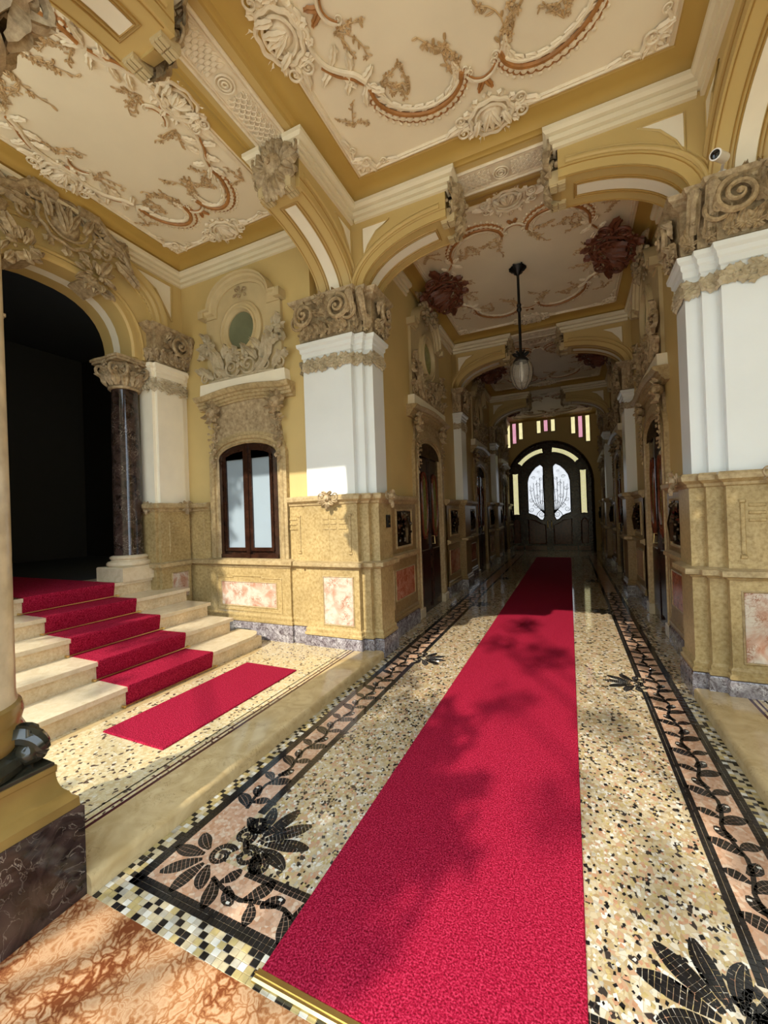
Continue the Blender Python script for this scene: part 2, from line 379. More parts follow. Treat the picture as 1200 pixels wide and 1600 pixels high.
# mosaic: quads of tesserae
TC = ['tess_black', 'tess_white', 'tess_yellow', 'tess_cream', 'tess_pink', 'tess_grey']
tess = MB()
def quad(q, c, h=.0016, sk=.0012):
    cx = sum(p[0] for p in q) / 4; cy = sum(p[1] for p in q) / 4
    o = []
    for x, y in q:
        d = math.hypot(x - cx, y - cy) + 1e-6; k = max(.2, 1 - sk * 1.4 / d); o.append((cx + (x - cx) * k, cy + (y - cy) * k))
    tess.add([(x, y, h) for x, y in o] + [(q[i][0], q[i][1], -.001) for i in range(4)],
             [(0, 1, 2, 3)] + [(i, i + 4, (i + 1) % 4 + 4, (i + 1) % 4) for i in range(4)], c)
def stroke(path, wf, rows, tl, c=0):
    """rows of tesserae that follow a curved stroke"""
    P = [Vector(p) for p in path]; S = [0]
    for i in range(1, len(P)): S.append(S[-1] + (P[i] - P[i - 1]).length)
    n = max(2, int(S[-1] / tl)); R = []; j = 0
    for i in range(n + 1):
        s_ = S[-1] * i / n
        while j < len(P) - 2 and S[j + 1] < s_: j += 1
        d = P[j + 1] - P[j]; t = (s_ - S[j]) / max(1e-6, S[j + 1] - S[j]); p = P[j] + d * t; d = d.normalized(); nn = Vector((-d.y, d.x))
        w_ = wf(i / n); R.append([p + nn * w_ * (k / rows - .5) for k in range(rows + 1)])
    for i in range(n):
        for k in range(rows): quad([tuple(R[i][k]), tuple(R[i + 1][k]), tuple(R[i + 1][k + 1]), tuple(R[i][k + 1])], c)
def mleaf(x, y, a, L, W, bend=0., c=0, tl=.016, rows=3):
    pts = []; q = a
    for i in range(9): pts.append((x, y)); x += math.cos(q) * L / 8; y += math.sin(q) * L / 8; q += bend / 8
    stroke(pts, lambda t: W * max(.10, math.sin(PI * min(1, .05 + .90 * t ** 1.2)) ** .8), rows, tl, c)
def mspiral(x, y, r, a0, d, turns=1.2, wd=.03, c=0, tl=.016):
    pts = [(x + r * (1 - .7 * t) * math.cos(a0 + d * 2 * PI * turns * t), y + r * (1 - .7 * t) * math.sin(a0 + d * 2 * PI * turns * t)) for t in [i / 24 for i in range(25)]]
    stroke(pts, lambda t: wd * (1 - .25 * t), 2, tl, c)
def palmette(x, y, a, k=1., tl=.016):
    """fan of black petals pointing in direction a, between two volutes"""
    c, s = math.cos(a), math.sin(a)
    T = lambda u, v: (x + (u * c - v * s) * k, y + (u * s + v * c) * k)
    for i, (an, L, W) in enumerate(((0, .22, .074), (.50, .215, .072), (-.50, .215, .072), (1.02, .18, .066), (-1.02, .18, .066), (1.6, .13, .056), (-1.6, .13, .056))):
        p = T(.055 * math.cos(an), .055 * math.sin(an)); mleaf(p[0], p[1], a + an * .8, L * k, W * k, .55 * an, 0, tl * k)
        if i in (1, 2): p = T(.12, .036 * (1 if an > 0 else -1)); mleaf(p[0], p[1], a + an * .5, .10 * k, .016 * k, 0, 1, tl * k, 1)
    for sg in (1, -1):
        p = T(-.03, .062 * sg); mspiral(p[0], p[1], .052 * k, a - sg * PI / 2, sg, 1.3, .03 * k, 0, tl * k)
    p, q = T(-.03, -.03), T(-.03, .03); stroke([p, q], lambda t: .03 * k, 2, tl * k)
def vine(x, y0, y1, step=.19, sgn=1, horiz=False):
    G = (lambda u, v: (u, v)) if not horiz else (lambda u, v: (v, u))
    n = max(1, int(round(abs(y1 - y0) / step))); st = (y1 - y0) / n; d = 1 if st > 0 else -1
    for i in range(n):
        y = y0 + st * i; s_ = sgn * (1 if i % 2 else -1); tl = .017 if y < 3.2 else .03
        pts = [(x - .018 * s_ + .036 * s_ * math.sin(t * PI / 2), y + st * t * 1.02) for t in [j / 6 for j in range(7)]]
        stroke([G(*p) for p in pts], lambda t: .020, 1, tl)
        for (oy, an, L, W, b) in ((.05, .75, .135, .066, -.7), (.5, .95, .10, .056, .7), (.25, -.75, .095, .054, .8)):
            A = (PI / 2 * d) - an * s_ * d; p = (x - .012 * s_, y + st * oy)
            if horiz: A = PI / 2 - A
            p = G(*p); mleaf(p[0], p[1], A, L, W, b * s_ * (1 if not horiz else -1), 0, tl)
        p = G(x + .045 * s_, y + st * .8); quad([(p[0] - .009, p[1] - .006), (p[0] + .009, p[1] - .006), (p[0] + .009, p[1] + .006), (p[0] - .009, p[1] + .006)], 1, .002)
def line_y(x0, x1, y0, y1, tl=.022, rows=2):
    stroke([((x0 + x1) / 2, y0), ((x0 + x1) / 2, y1)], lambda t: abs(x1 - x0), rows, tl)
def line_x(y0, y1, x0, x1, tl=.022, rows=2):
    stroke([(x0, (y0 + y1) / 2), (x1, (y0 + y1) / 2)], lambda t: abs(y1 - y0), rows, tl)
peach = MB()
for m, sg in ((lambda x: x, 1), (mir, -1)):
    for a, b in ((1.10, 3.4), (3.4, 14.5)):
        tl = .022 if a < 2 else .05
        line_y(m(-1.735), m(-1.685), a, b, tl)
    for a, b in ((1.62, 3.86), (4.16, 6.5), (6.8, 9.2), (9.5, 14.5)):
        line_y(m(-1.505), m(-1.46), a, b, .022 if a < 2 else .05)
    vine(m(-1.593), 1.62, 8.2, .19, sg)
    a, b = sorted((m(-1.69), m(-1.50))); peach.box(a, b, 1.14, 14.5, -.01, .0005)
    a, b = sorted((m(-1.50), CX)); peach.box(a, b, 1.14, 1.33, -.01, .0005)
    a, b = sorted((m(-1.735), CX)); line_x(1.10, 1.15, a, b); a, b = sorted((m(-1.30), CX)); line_x(1.305, 1.345, a, b)
    vine(1.235, m(-1.42), CX, .19, sg, True)
    f0 = 0 if sg > 0 else PI
    # corner motif: volute pair, fan into the corner and a palmette into the field
    A = PI * .25 if sg > 0 else PI * .75
    palmette(m(-1.385), 1.455, A, 1.0)
    mspiral(m(-1.44), 1.56, .05, f0, -sg, 1.2, .035); mspiral(m(-1.27), 1.375, .05, f0 + PI / 2 * sg, sg, 1.2, .035)
    for an, L in ((0, .17), (.55, .16), (-.55, .16), (1.1, .12), (-1.1, .12)): mleaf(m(-1.50 - .05 * math.cos(PI / 4 + an)), 1.34 - .05 * math.sin(PI / 4 + an * sg), A + PI + an, L, .064, .5 * an)
    mspiral(m(-1.47), 1.35, .06, A, 1, 1.1, .03)
    for y in (4.01, 6.65, 9.35): palmette(m(-1.455), y, f0, .95, .016 if y < 5 else .03)
peach.build('peach_band', 'peach_mosaic', floor)
# checkered border strip, tesserae picked out one by one
cell = (.030, .024); cand = []
def checker(x0, y0, nx, ny, dx, dy):
    for i in range(nx):
        for j in range(ny):
            k = random.random(); c = 0 if ((i + j) % 4 == 0 and k < .8) or k < .08 else 1 if (i + j) % 4 == 2 and k < .7 else random.choice((2, 2, 3, 3, 5))
            cand.append((x0 + dx * (i + .5), y0 + dy * (j + .5), dx, dy, c))
checker(-1.81, 1.10, 3, 118, .025, .0235); checker(-1.81, 1.0, 44, 4, .0298, .025)
checker(mir(-1.735), 1.10, 3, 118, .025, .0235); checker(mir(-1.81) - .0298 * 44, 1.0, 44, 4, .0298, .025)
cand.sort(key=lambda t: math.hypot(t[0] + .35, t[1] + .2) + (3 if t[0] > -.98 and t[0] < .02 else 0))
tmesh = {}
for i, (x, y, dx, dy, c) in enumerate(cand):
    if i < 300 and not (-.98 < x < .02):
        k = (dx, c)
        if k not in tmesh:
            t = MB(); t.cbox(-dx / 2 + .001, dx / 2 - .001, -dy / 2 + .001, dy / 2 - .001, -.002, .0018, .0008)
            o = t.build('tessera', TC[c], floor, 0); tmesh[k] = o.data; o.location = (x, y, 0)
        else:
            o = bpy.data.objects.new('tessera', tmesh[k]); C.objects.link(o); o.parent = floor; o.location = (x, y, 0)
    else: quad([(x - dx / 2, y - dy / 2), (x + dx / 2, y - dy / 2), (x + dx / 2, y + dy / 2), (x - dx / 2, y + dy / 2)], c)
for m in (lambda x: x, mir):                     # sparse dark chips beyond
    y = 3.9
    while y < 9:
        for i in range(3):
            if random.random() < .4:
                x = m(-1.80 + .03 * i); quad([(x - .012, y - .01), (x + .012, y - .01), (x + .012, y + .01), (x - .012, y + .01)], 0)
        y += .03
# terrazzo chips
for (x0, x1) in ((-1.45, -.985), (.005, .465)):
    y = 1.35
    while y < 4.4:
        x = x0; st = .017 if y < 3 else .024
        while x < x1:
            if random.random() < .72:
                cx = x + random.uniform(0, .008); cy = y + random.uniform(0, .008); r = random.uniform(.0045, .0105); a = random.uniform(0, PI)
                q = []
                for k in range(4):
                    t = a + PI / 2 * k + random.uniform(-.35, .35); rr = r * random.uniform(.75, 1.25); q.append((cx + rr * math.cos(t), cy + rr * 1.2 * math.sin(t)))
                quad(q, random.choices((0, 1, 2, 3, 4, 5), (16, 14, 20, 24, 16, 10))[0], .0008, .0002)
            x += st
        y += st
tess.build('mosaic_tesserae', TC, floor, 0, kind='stuff')

# ------------------------------------------------------------------ carpets
def slab_carpet(name, x0, x1, y0, y1, z, t, label, cat):
    m = MB(); m.cbox(x0, x1, y0, y1, z, z + t, .004); return single(m, name, 'red_carpet', None, label, cat)
slab_carpet('carpet_runner', -.98, .0, 1.05, 13.6, .002, .012, 'long crimson carpet runner down the middle of the corridor floor', 'carpet')
slab_carpet('carpet_mat', -2.95, -2.355, 1.73, 3.10, .081, .012, 'short crimson mat lying on the landing before the stairs', 'mat')
m = MB(); m.cbox(-.99, .01, 1.012, 1.052, .001, .016, .006); m.box(-.99, .01, 1.028, 1.034, .016, .019)
single(m, 'carpet_edge_bar', 'brass', None, 'brass edge bar across the front end of the long runner', 'edge bar')

# ------------------------------------------------------------------ stairs
st = thing('staircase', (-3.9, 2.46, .08), 'five cream marble steps climbing to the dark arched doorway', 'stairs')
RX = [-3.17, -3.535, -3.90, -4.265, -4.63]; RZ = [.08, .232, .384, .536, .688, .84]
for k in range(5):
    x = RX[k]; xb = RX[k + 1] - .03 if k < 4 else -5.3; y1 = (3.62, 3.52, 3.54, 3.56, 3.58)[k]; y0 = .95
    q = MB(); q.box(xb, x - .025, y0 + .02, y1 - .03, RZ[k] - (.05 if k else 0), RZ[k + 1] - .038); q.build('riser', 'riser_marble', st)
    q = MB()
    if k == 0:
        pl = [(xb, y0), (x, y0), (x, y1 - .26)] + [(x - .17 + .17 * math.cos(a), y1 - .26 + .26 * math.sin(a)) for a in [PI / 2 * i / 8 for i in range(1, 9)]] + [(xb, y1)]
    else: pl = [(xb, y0), (x, y0), (x, y1), (xb, y1)]
    q.prism(pl, XY, RZ[k + 1] - .036, RZ[k + 1]); q.build('tread', 'stair_marble', st)
q = MB(); top = []; bot = []
for k in range(5):
    x = RX[k]; top += [(x - .016, RZ[k] + .001), (x + .004, RZ[k + 1] - .045), (x + .010, RZ[k + 1] - .004), (x + .004, RZ[k + 1] + .010)]
    bot += [(x - .0248, RZ[k] + .001), (x - .0248, RZ[k + 1] - .045), (x + .0006, RZ[k + 1] - .036), (x + .0006, RZ[k + 1] + .0006)]
top.append((-7.5, .850)); bot.append((-7.5, .8406)); n = len(top)
V = [(u, y, z) for y in (2.05, 2.88) for P in (top, bot) for u, z in P]; fs = []
for i in range(n - 1):
    fs += [(i, i + 1, 2 * n + i + 1, 2 * n + i), (n + i, 3 * n + i, 3 * n + i + 1, n + i + 1), (i, n + i, n + i + 1, i + 1), (2 * n + i, 2 * n + i + 1, 3 * n + i + 1, 3 * n + i)]
q.add(V, fs)
single(q, 'stair_carpet', 'red_carpet', None, 'crimson stair carpet folding down the five marble steps', 'carpet')
for k in range(5):
    x = RX[k]; q = MB(); q.tube([(x + .004, 2.0, RZ[k] + .012), (x + .004, 2.93, RZ[k] + .012)], .006, 8)
    for y in (2.02, 2.91): q.tube([(x - .024, y, RZ[k] + .012), (x + .012, y, RZ[k] + .012)], .010, 8)
    single(q, 'stair_rod', 'brass', None, 'thin brass rod at the foot of the %s carpeted stair riser' % ('first and lowest', 'second', 'third', 'fourth', 'fifth and topmost')[k], 'stair rod', 'brass stair rods')

# ------------------------------------------------------------------ shared architecture helpers
def front(y): return F((0, y, 0), (1, 0, 0), (0, 0, 1), (0, -1, 0))       # u = x, v = z, n towards the camera
def side(x): return F((x, 0, 0), (0, 1, 0), (0, 0, 1), (1, 0, 0))         # u = y, v = z, n to the right
def segs(path):
    for a, b in zip(path[:-1], path[1:]):
        d = Vector((b[0] - a[0], b[1] - a[1])); L = d.length; d = d / L
        yield F((a[0], a[1], 0), (d.x, d.y, 0), (0, 0, 1), (d.y, -d.x, 0)), L
def cluster(mb, fr, w, h, k, seed, size=.07, n0=.0, depth=.05, fruit=.3, lf=.4):
    """leaf and fruit cluster filling an ellipse"""
    R = random.Random(seed)
    for i in range(k):
        t = 2.4 * i; q = math.sqrt((i + .5) / k); u = q * w / 2 * math.cos(t); v = q * h / 2 * math.sin(t); n = n0 + depth * (1 - q * q)
        if R.random() < fruit: mb.ball((u, v, n), size * R.uniform(.2, .36), fr)
        else: mb.leaf(fr, u, v, math.atan2(v, u) + R.uniform(-.7, .7), size * R.uniform(.9, 1.6), size * R.uniform(.55, .9), n, size * lf, R.uniform(-1, 1), .1, 3, 0, 6)
CORN = [(0, 4.60), (.026, 4.604), (.028, 4.638), (.016, 4.645), (.05, 4.650), (.054, 4.688), (.040, 4.696), (.078, 4.702), (.10, 4.722), (.102, 4.755), (0, 4.765)]
def inlay(fr, u0, u1, v0, v1, mat, parent, n=.0, fm='frame_stone', w_=.014, name='marble_inlay'):
    p = MB(); p.cbox(u0, u1, v0, v1, n - .01, n + .006, .004, fr); o = p.build(name, mat, parent)
    q = MB(); q.sweep([(u0, v0), (u0, v1), (u1, v1), (u1, v0)], [(-w_, n - .005), (-w_, n + .006), (-w_ * .5, n + .012), (0, n + .004), (0, n - .005)], fr, True); q.build('inlay_border', fm, o if o.parent.parent is None else parent)
    return o
def wainscot(path, root, z0=0., off=.03, plinth='purple_marble', body='ochre_stone'):
    P = [(o + off, z) for o, z in ((-.2, z0), (.03, z0), (.03, z0 + .17), (.02, z0 + .19), (-.2, z0 + .20))]
    q = MB(); q.sweep(path, P); q.build('plinth', plinth, root)
    q = MB(); q.sweep(path, [(off, z0 + .18), (off, 1.66)]); q.build('wainscot_panel', body, root)
    q = MB(); q.sweep(path, [(off - .01, z0 + .18), (off + .024, z0 + .20), (off + .026, z0 + .225), (off + .012, z0 + .235), (off + .016, z0 + .265), (off - .005, z0 + .29)]); q.build('base_molding', body, root)
    q = MB(); q.sweep(path, [(off - .01, .925), (off + .012, .935), (off + .02, .95), (off + .055, .96), (off + .055, 1.0), (off + .015, 1.012), (off - .01, 1.02)]); q.build('dado_rail', 'frame_stone', root)
    q = MB(); q.sweep(path, [(off - .01, 1.62), (off + .014, 1.635), (off + .02, 1.655), (off + .055, 1.68), (off + .06, 1.715), (off + .045, 1.735), (-.06, 1.742)]); q.build('wainscot_cap', 'frame_stone', root)
def bars(fr, u, root, n, s=1):
    """the little three-bar motif with its long vertical fillet"""
    q = MB(); q.cbox(u - .014, u + .014, 1.12, 1.50, n - .005, n + .012, .005, fr); q.cbox(u - .02, u + .02, 1.09, 1.115, n - .005, n + .014, .005, fr)
    q.cbox(u - .02, u + .04 * s if s > 0 else u + .02, 1.50, 1.525, n - .005, n + .014, .005, fr)
    q.build('fillet_bar', 'ochre_stone', root)
    for k in range(3):
        q = MB(); a, b = sorted((u + .035 * s, u + .135 * s)); q.cbox(a, b, 1.36 + .055 * k, 1.385 + .055 * k, n - .004, n + .009, .004, fr); q.build('bar', 'ochre_stone', root)
def cap_mask(fr, u, v, root, n, k=1.):
    q = MB(); g = fr.sub(u, v, n, 0, k)
    q.ball((0, 0, .02), .045, g); q.ball((0, -.01, .06), .016, g)
    for sg in (1, -1):
        q.volute(g, sg * .085, .02, .042, sg, -PI / 2, 1.4, .42, .015); q.leaf(g, 0, .02, PI / 2 - sg * .6, .08, .045, .02, .03, sg * -.8)
        q.leaf(g, 0, -.02, -PI / 2 + sg * .6, .09, .05, .015, .03, sg * .8); q.leaf(g, sg * .04, -.02, -PI / 2 + sg * 1.1, .09, .04, .01, .025, sg * .6)
    q.leaf(g, 0, -.03, -PI / 2, .09, .055, .02, .035)
    q.build('cap_ornament', 'carved_stone', root)
def garland(path, root, z0=3.135, z1=3.235, off=.004, mat='pale_stone'):
    q = MB(); R = random.Random(5); h = z1 - z0
    q.sweep(path, [(off - .01, z0 + .012), (off + .006, z0 + .02), (off + .006, z1 - .02), (off - .01, z1 - .012)])
    for fr, L in segs(path):
        n = max(1, int(L / .042))
        for i in range(n):
            u = L * (i + .5) / n
            for j in range(3):
                q.leaf(fr, u - .03 + R.uniform(-.01, .01), z0 + h * (.12 + .38 * j), R.uniform(-.5, .5), .075, .07, off, .026, R.uniform(-.5, .5), .5, 2, 0, 5)
            if i % 3 == 1: q.ball((u, z0 + h * .5, off + .015), .014, fr)
    q.build('leaf_garland', mat, root)
def pier_capital(path, root, z0=3.45, z1=3.9, skip=(), mat='carved_stone'):
    h = z1 - z0
    q = MB(); q.sweep(path, [(-.02, z0), (.02, z0 + .01), (.02, z0 + .1 * h), (.015, z0 + .5 * h), (.02, z0 + .80 * h), (.07, z0 + .86 * h), (.075, z0 + .90 * h), (.10, z0 + .93 * h), (.115, z1), (-.02, z1 + .005)])
    cp = q.build('capital', mat, root)
    lf = MB(); R = random.Random(3)
    for i, (fr, L) in enumerate(segs(path)):
        if i in skip: continue
        n = max(1, int(L / .085))
        for k in range(n):
            u = L * (k + .5) / n
            lf.leaf(fr, u, z0 + .02, PI / 2 + R.uniform(-.6, .6), .14, .09, .03, .04, R.uniform(-.8, .8), .6, 3)
            lf.flower(fr, u + R.uniform(-.02, .02), z0 + .055 + R.uniform(-.01, .02), .052, .055, 5)
            lf.leaf(fr, u + .03, z0 + .06, PI / 2 + R.uniform(-.5, .5), .11, .06, .045, .035, R.uniform(-.8, .8), 1., 3)
            if k % 2: lf.flower(fr, u, z0 + .13, .035, .06)
        if L > .5:
            for k in range(12): lf.leaf(fr, L / 2 + R.uniform(-.12, .12), z0 + .2 + R.uniform(0, .18), R.uniform(.3, 2.8), .13, .07, .04, .05, R.uniform(-1.2, 1.2), .8, 3)
            lf.flower(fr, L / 2, z1 - .05, .07, .10, 6)
        elif L > .25:
            for k in range(6): lf.leaf(fr, L / 2 + R.uniform(-.07, .07), z0 + .2 + R.uniform(0, .15), R.uniform(.3, 2.8), .11, .06, .04, .05, R.uniform(-1.2, 1.2), .8, 3)
    lf.build('acanthus_leaves', mat, cp)
    for i, (fr, L) in enumerate(segs(path)):
        if i in skip: continue
        if L > .25:
            for u, d in (((.10, 1), (L - .09, -1)) if L > .5 else ((L - .10, -1),)):
                v = MB(); v.volute(fr, u, z0 + .60 * h, .135, d, PI / 2, 1.9, .40, .085, .05, True, 0, 34); v.volute(fr, u - d * .10, z0 + .48 * h, .10, d, PI / 2, 1.7, .38, .055, .04)
                v.build('volute', mat, cp)
        elif L > .08:
            v = MB(); u = L / 2
            pts = [(u, z0 + .30 * h, .05), (u, z0 + .5 * h, .10), (u, z0 + .72 * h, .13), (u, z0 + .86 * h, .15), (u, z0 + .93 * h, .11)]
            v.tube([fr(*p) for p in pts], [.03, .036, .04, .045, .03], 8)
            for sg in (-1, 1): v.tube([fr(p[0] + sg * .035, p[1], p[2] + .012) for p in pts], [.008, .01, .012, .012, .008], 6)
            for k in range(3): v.ball((u, z0 + (.42 + .17 * k) * h, .115 + .018 * k), .015, fr)
            v.ball((u, z0 + .90 * h, .14), .045, fr); v.build('volute', mat, cp)
    return cp

# ------------------------------------------------------------------ big clustered piers
PA = [(-2.68, 4.0), (-2.68, 3.83), (-2.07, 3.83), (-2.07, 3.89), (-1.965, 3.89), (-1.965, 3.945), (-1.87, 3.945), (-1.87, 4.22), (-2.02, 4.22)]
def shaft(path, root, z0=1.73, mat='pilaster_white'):
    q = MB(); q.prism(list(path), XY, z0, 3.45); q.build('shaft', mat, root)
    q = MB(); q.sweep(path, [(-.005, 3.27), (.012, 3.285), (.012, 3.33), (.025, 3.345), (.028, 3.38), (.05, 3.40), (.055, 3.435), (.03, 3.45), (-.01, 3.45)]); q.build('necking', mat, root)
pierA = thing('clustered_pier', (-2.3, 3.95, 0), 'white clustered pier with carved capital between the window and the corridor', 'pier', 'large clustered piers')
wainscot(PA, pierA); shaft(PA, pierA); garland(PA, pierA); pier_capital(PA, pierA, skip=(0, 8))
fA = front(3.80)
inlay(fA, -2.48, -2.12, .33, .84, 'breccia', pierA, .0)
bars(fA, -2.13, pierA, 0., -1)
q = MB(); q.cbox(-2.395, -2.39, 1.10, 1.55, -.003, .003, .001, fA); q.build('fillet_bar', 'ochre_stone', pierA)
for k in range(3):
    for u in (-2.47, -2.37):
        q = MB(); q.cbox(u, u + .075, 1.36 + .055 * k, 1.385 + .055 * k, -.003, .007, .003, fA); q.build('bar', 'ochre_stone', pierA)
cap_mask(fA, -2.36, 1.70, pierA, .045)
cap_mask(side(-1.84), 4.10, 1.70, pierA, .045)
# pier shoulder up to the ceiling above the capital
q = MB(); q.prism([(-2.62, 4.02), (-2.45, 3.86), (-2.03, 3.86), (-2.0, 3.9), (-1.92, 3.86), (-1.92, 4.28), (-2.62, 4.28)], XY, 3.88, 4.95); q.build('impost', 'beam_yellow', pierA)
pierB = dup(pierA, mirror=True, label='large white clustered pier at the right edge under the security camera')

# corridor pilaster piers
P2 = [(-2.02, 7.88), (-1.87, 7.88), (-1.87, 8.28), (-2.02, 8.28)]
pier2 = thing('corridor_pilaster', (-1.95, 8.08, 0), 'white pilaster on the left corridor wall under the second arch', 'pilaster', 'corridor pilasters')
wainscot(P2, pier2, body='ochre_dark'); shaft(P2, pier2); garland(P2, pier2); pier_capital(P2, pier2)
q = MB(); q.box(-2.05, -1.92, 7.9, 8.3, 3.88, 4.95); q.build('impost', 'beam_yellow', pier2)
dup(pier2, mirror=True, label='white pilaster on the right corridor wall under the second arch')
dup(pier2, (0, 4.05, 0), label='white pilaster on the left corridor wall nearest the far door')
dup(pier2, (0, 4.05, 0), mirror=True, label='white pilaster on the right corridor wall nearest the far door')

# ------------------------------------------------------------------ quarter arches on brackets
AL, AD, ZS, ZT = .93, .43, 3.88, 4.36
def arch_pt(t, o=0.):
    a = PI / 2 * t; x = AL * (1 - math.cos(a)); z = ZS + (ZT - ZS) * math.sin(a)
    nx, nz = -math.cos(a) * (ZT - ZS), math.sin(a) * AL; l = math.hypot(nx, nz); return (x + nx / l * o, z + nz / l * o)
def quarter_arch(org):
    r = thing('bracket_arch', org); fr = F(org, (1, 0, 0), (0, 0, 1), (0, 1, 0)); fr.o.z = 0
    N = 14; cv = [arch_pt(i / N) for i in range(N + 1)]
    q = MB(); q.prism([(-.12, ZS)] + cv + [(AL, 4.77), (-.12, 4.77)], fr, 0, AD); q.build('arch_body', 'beam_yellow', r)
    for n, sg in ((0, -1), (AD, 1)):
        q = MB(); pts = [arch_pt(.06 + .9 * i / N, .115) for i in range(N + 1)]
        q.tube([fr(u, v, n + sg * .006) for u, v in pts], .020, 8)
        q.tube([fr(*arch_pt(.06 + .9 * i / N, .155), n + sg * .002) for i in range(N + 1)], .009, 6)
        q.build('archivolt_roll', 'beam_yellow', r)
        q = MB(); q.tube([fr(*arch_pt(i / N, .075), n + sg * .001) for i in range(N + 1)], .005, 4); q.build('painted_line', 'line_brown', r)
        tri = [arch_pt(.50, .20), arch_pt(.28, .20), (-.0, arch_pt(.28, .2)[1]), (.0, 4.52), (.30, 4.52)]
        tri = [(.03, 4.20), (.03, 4.53), (.34, 4.53), (.19, 4.45), (.09, 4.33)]
        q = MB(); q.prism(tri, fr, n - sg * .01, n + sg * .003); q.build('spandrel_panel', 'panel_ivory', r)
        q = MB(); q.tube([fr(u, v, n + sg * .004) for u, v in tri + tri[:1]], .009, 6); q.build('spandrel_frame', 'beam_yellow', r)
    # soffit panel with painted borders
    q = MB(); a, b = AD * .36, AD * .64; V = []; fs = []
    for i in range(N + 1):
        u, v = arch_pt(.10 + .80 * i / N, -.004); V += [fr(u, v, a), fr(u, v, b)]
        if i: k = 2 * i; fs.append((k - 2, k - 1, k + 1, k))
    q.add(V, fs); q.build('soffit_panel', 'panel_ivory', r)
    q = MB()
    for o, e in ((.012, .0), (.038, .012)):
        P = [fr(*arch_pt(.10 - e + (.80 + 2 * e) * i / N, -.004), a - o) for i in range(N + 1)] + [fr(*arch_pt(.90 + e - (.80 + 2 * e) * i / N, -.004), b + o) for i in range(N + 1)]
        q.tube(P + P[:1], .006, 4)
    for n in (.02, AD - .02): q.tube([fr(*arch_pt(.04 + .92 * i / N, -.002), n) for i in range(N + 1)], .005, 4)
    q.build('soffit_border', 'line_brown', r)
    # cornice round the top
    q = MB(); fo = F(org, (1, 0, 0), (0, 1, 0), (0, 0, 1)); q.sweep([(-.05, 0), (AL + .01, 0), (AL + .01, .09)], CORN, fo); q.sweep([(AL + .01, AD - .09), (AL + .01, AD), (-.05, AD)], CORN, fo); q.build('cornice', 'cornice_cream', r)
    # bracket end: coffered drop blocks, mask and leaves
    for n in (.03, AD - .15):
        q = MB(); q.box(AL - .06, AL + .075, ZT - .02, ZT + .10, n + .01, n + .11, fr)
        for i in range(2):
            for j in range(3): q.box(AL - .054 + .066 * i, AL + .002 + .066 * i, ZT - .034, ZT - .01, n + .014 + .032 * j, n + .040 + .032 * j, fr)
        q.build('drop_block', 'plaster_ochre', r)
    q = MB(); q.prism([(AL - .02, ZT - .02), (AL + .07, ZT + .02), (AL + .04, ZT + .10), (AL - .02, ZT + .12)], fr, AD * .36, AD * .64); q.build('keystone', 'beam_yellow', r)
    g = F(fr(AL, 4.55, AD / 2), (0, 1, 0), (0, 0, 1), (1, 0, 0)).sub(0, .01, .0, 0, 1.3); q = MB()
    q.ball((0, .0, .05), .075, g, 0, 10, 6, .9); q.ball((0, -.015, .12), .022, g); q.ball((.03, .025, .105), .014, g); q.ball((-.03, .025, .105), .014, g)
    for sg in (1, -1):
        q.volute(g, sg * .13, .09, .06, sg, -PI / 2, 1.5, .4, .05); q.volute(g, sg * .12, -.08, .05, -sg, PI / 2, 1.5, .4, .05)
        for a in (.2, .8, 1.4, -.3, -.9, -1.4): q.leaf(g, sg * .04, .0, (a if sg > 0 else PI - a), .15, .10, .04, .055, sg * .9, -.3)
    for a in (-PI / 2, -1.2, -1.94): q.leaf(g, 0, -.05, a, .17, .10, .05, .05, 0, -.3)
    for a in (PI / 2, 1.1, 2.04): q.leaf(g, 0, .05, a, .13, .10, .05, .05, 0, -.3)
    cluster(q, g.sub(0, .02, .0), .34, .34, 30, 4, .06, 0, .06, .35); q.build('leaf_mask', 'carved_stone', r)
    return r
qa = quarter_arch((-1.92, 3.85, 0))
tag(qa, 'yellow bracket arch springing from the left pier across the corridor mouth', 'arch', 'bracket arches')
for loc, rz, lab in (((mir(-1.92), 3.85 + AD, 0), PI, 'yellow bracket arch springing from the right pier across the corridor mouth'),
                     ((-2.45, 3.85, 0), -PI / 2, 'yellow bracket arch rising from the left pier towards the viewer'),
                     ((-2.02, .77, 0), PI / 2, 'yellow bracket arch with coffered drops at the top left above the near column'),
                     ((1.04, 3.85, 0), -PI / 2, 'yellow bracket arch cut by the top right edge above the security camera'),
                     ((-1.92, 7.90, 0), 0, 'left bracket arch of the second corridor arch behind the lamp'),
                     ((mir(-1.92), 7.90 + AD, 0), PI, 'right bracket arch of the second corridor arch behind the lamp'),
                     ((-1.92, 11.95, 0), 0, 'left bracket arch of the farthest corridor arch by the gate'),
                     ((mir(-1.92), 11.95 + AD, 0), PI, 'right bracket arch of the farthest corridor arch by the gate')):
    dup(qa, loc=loc, rotz=rz, label=lab)
# the entrance arches over and behind the viewer that let the sun in
for loc, rz, lab in (((1.47, .77, 0), PI / 2, 'bracket arch over the near right pier, out of view'),
                     ((-1.92, .34, 0), 0, 'left bracket arch of the entrance opening, over the viewer'), ((mir(-1.92), .34 + AD, 0), PI, 'right bracket arch of the entrance opening, over the viewer'),
                     ):
    dup(qa, loc=loc, rotz=rz, label=lab)

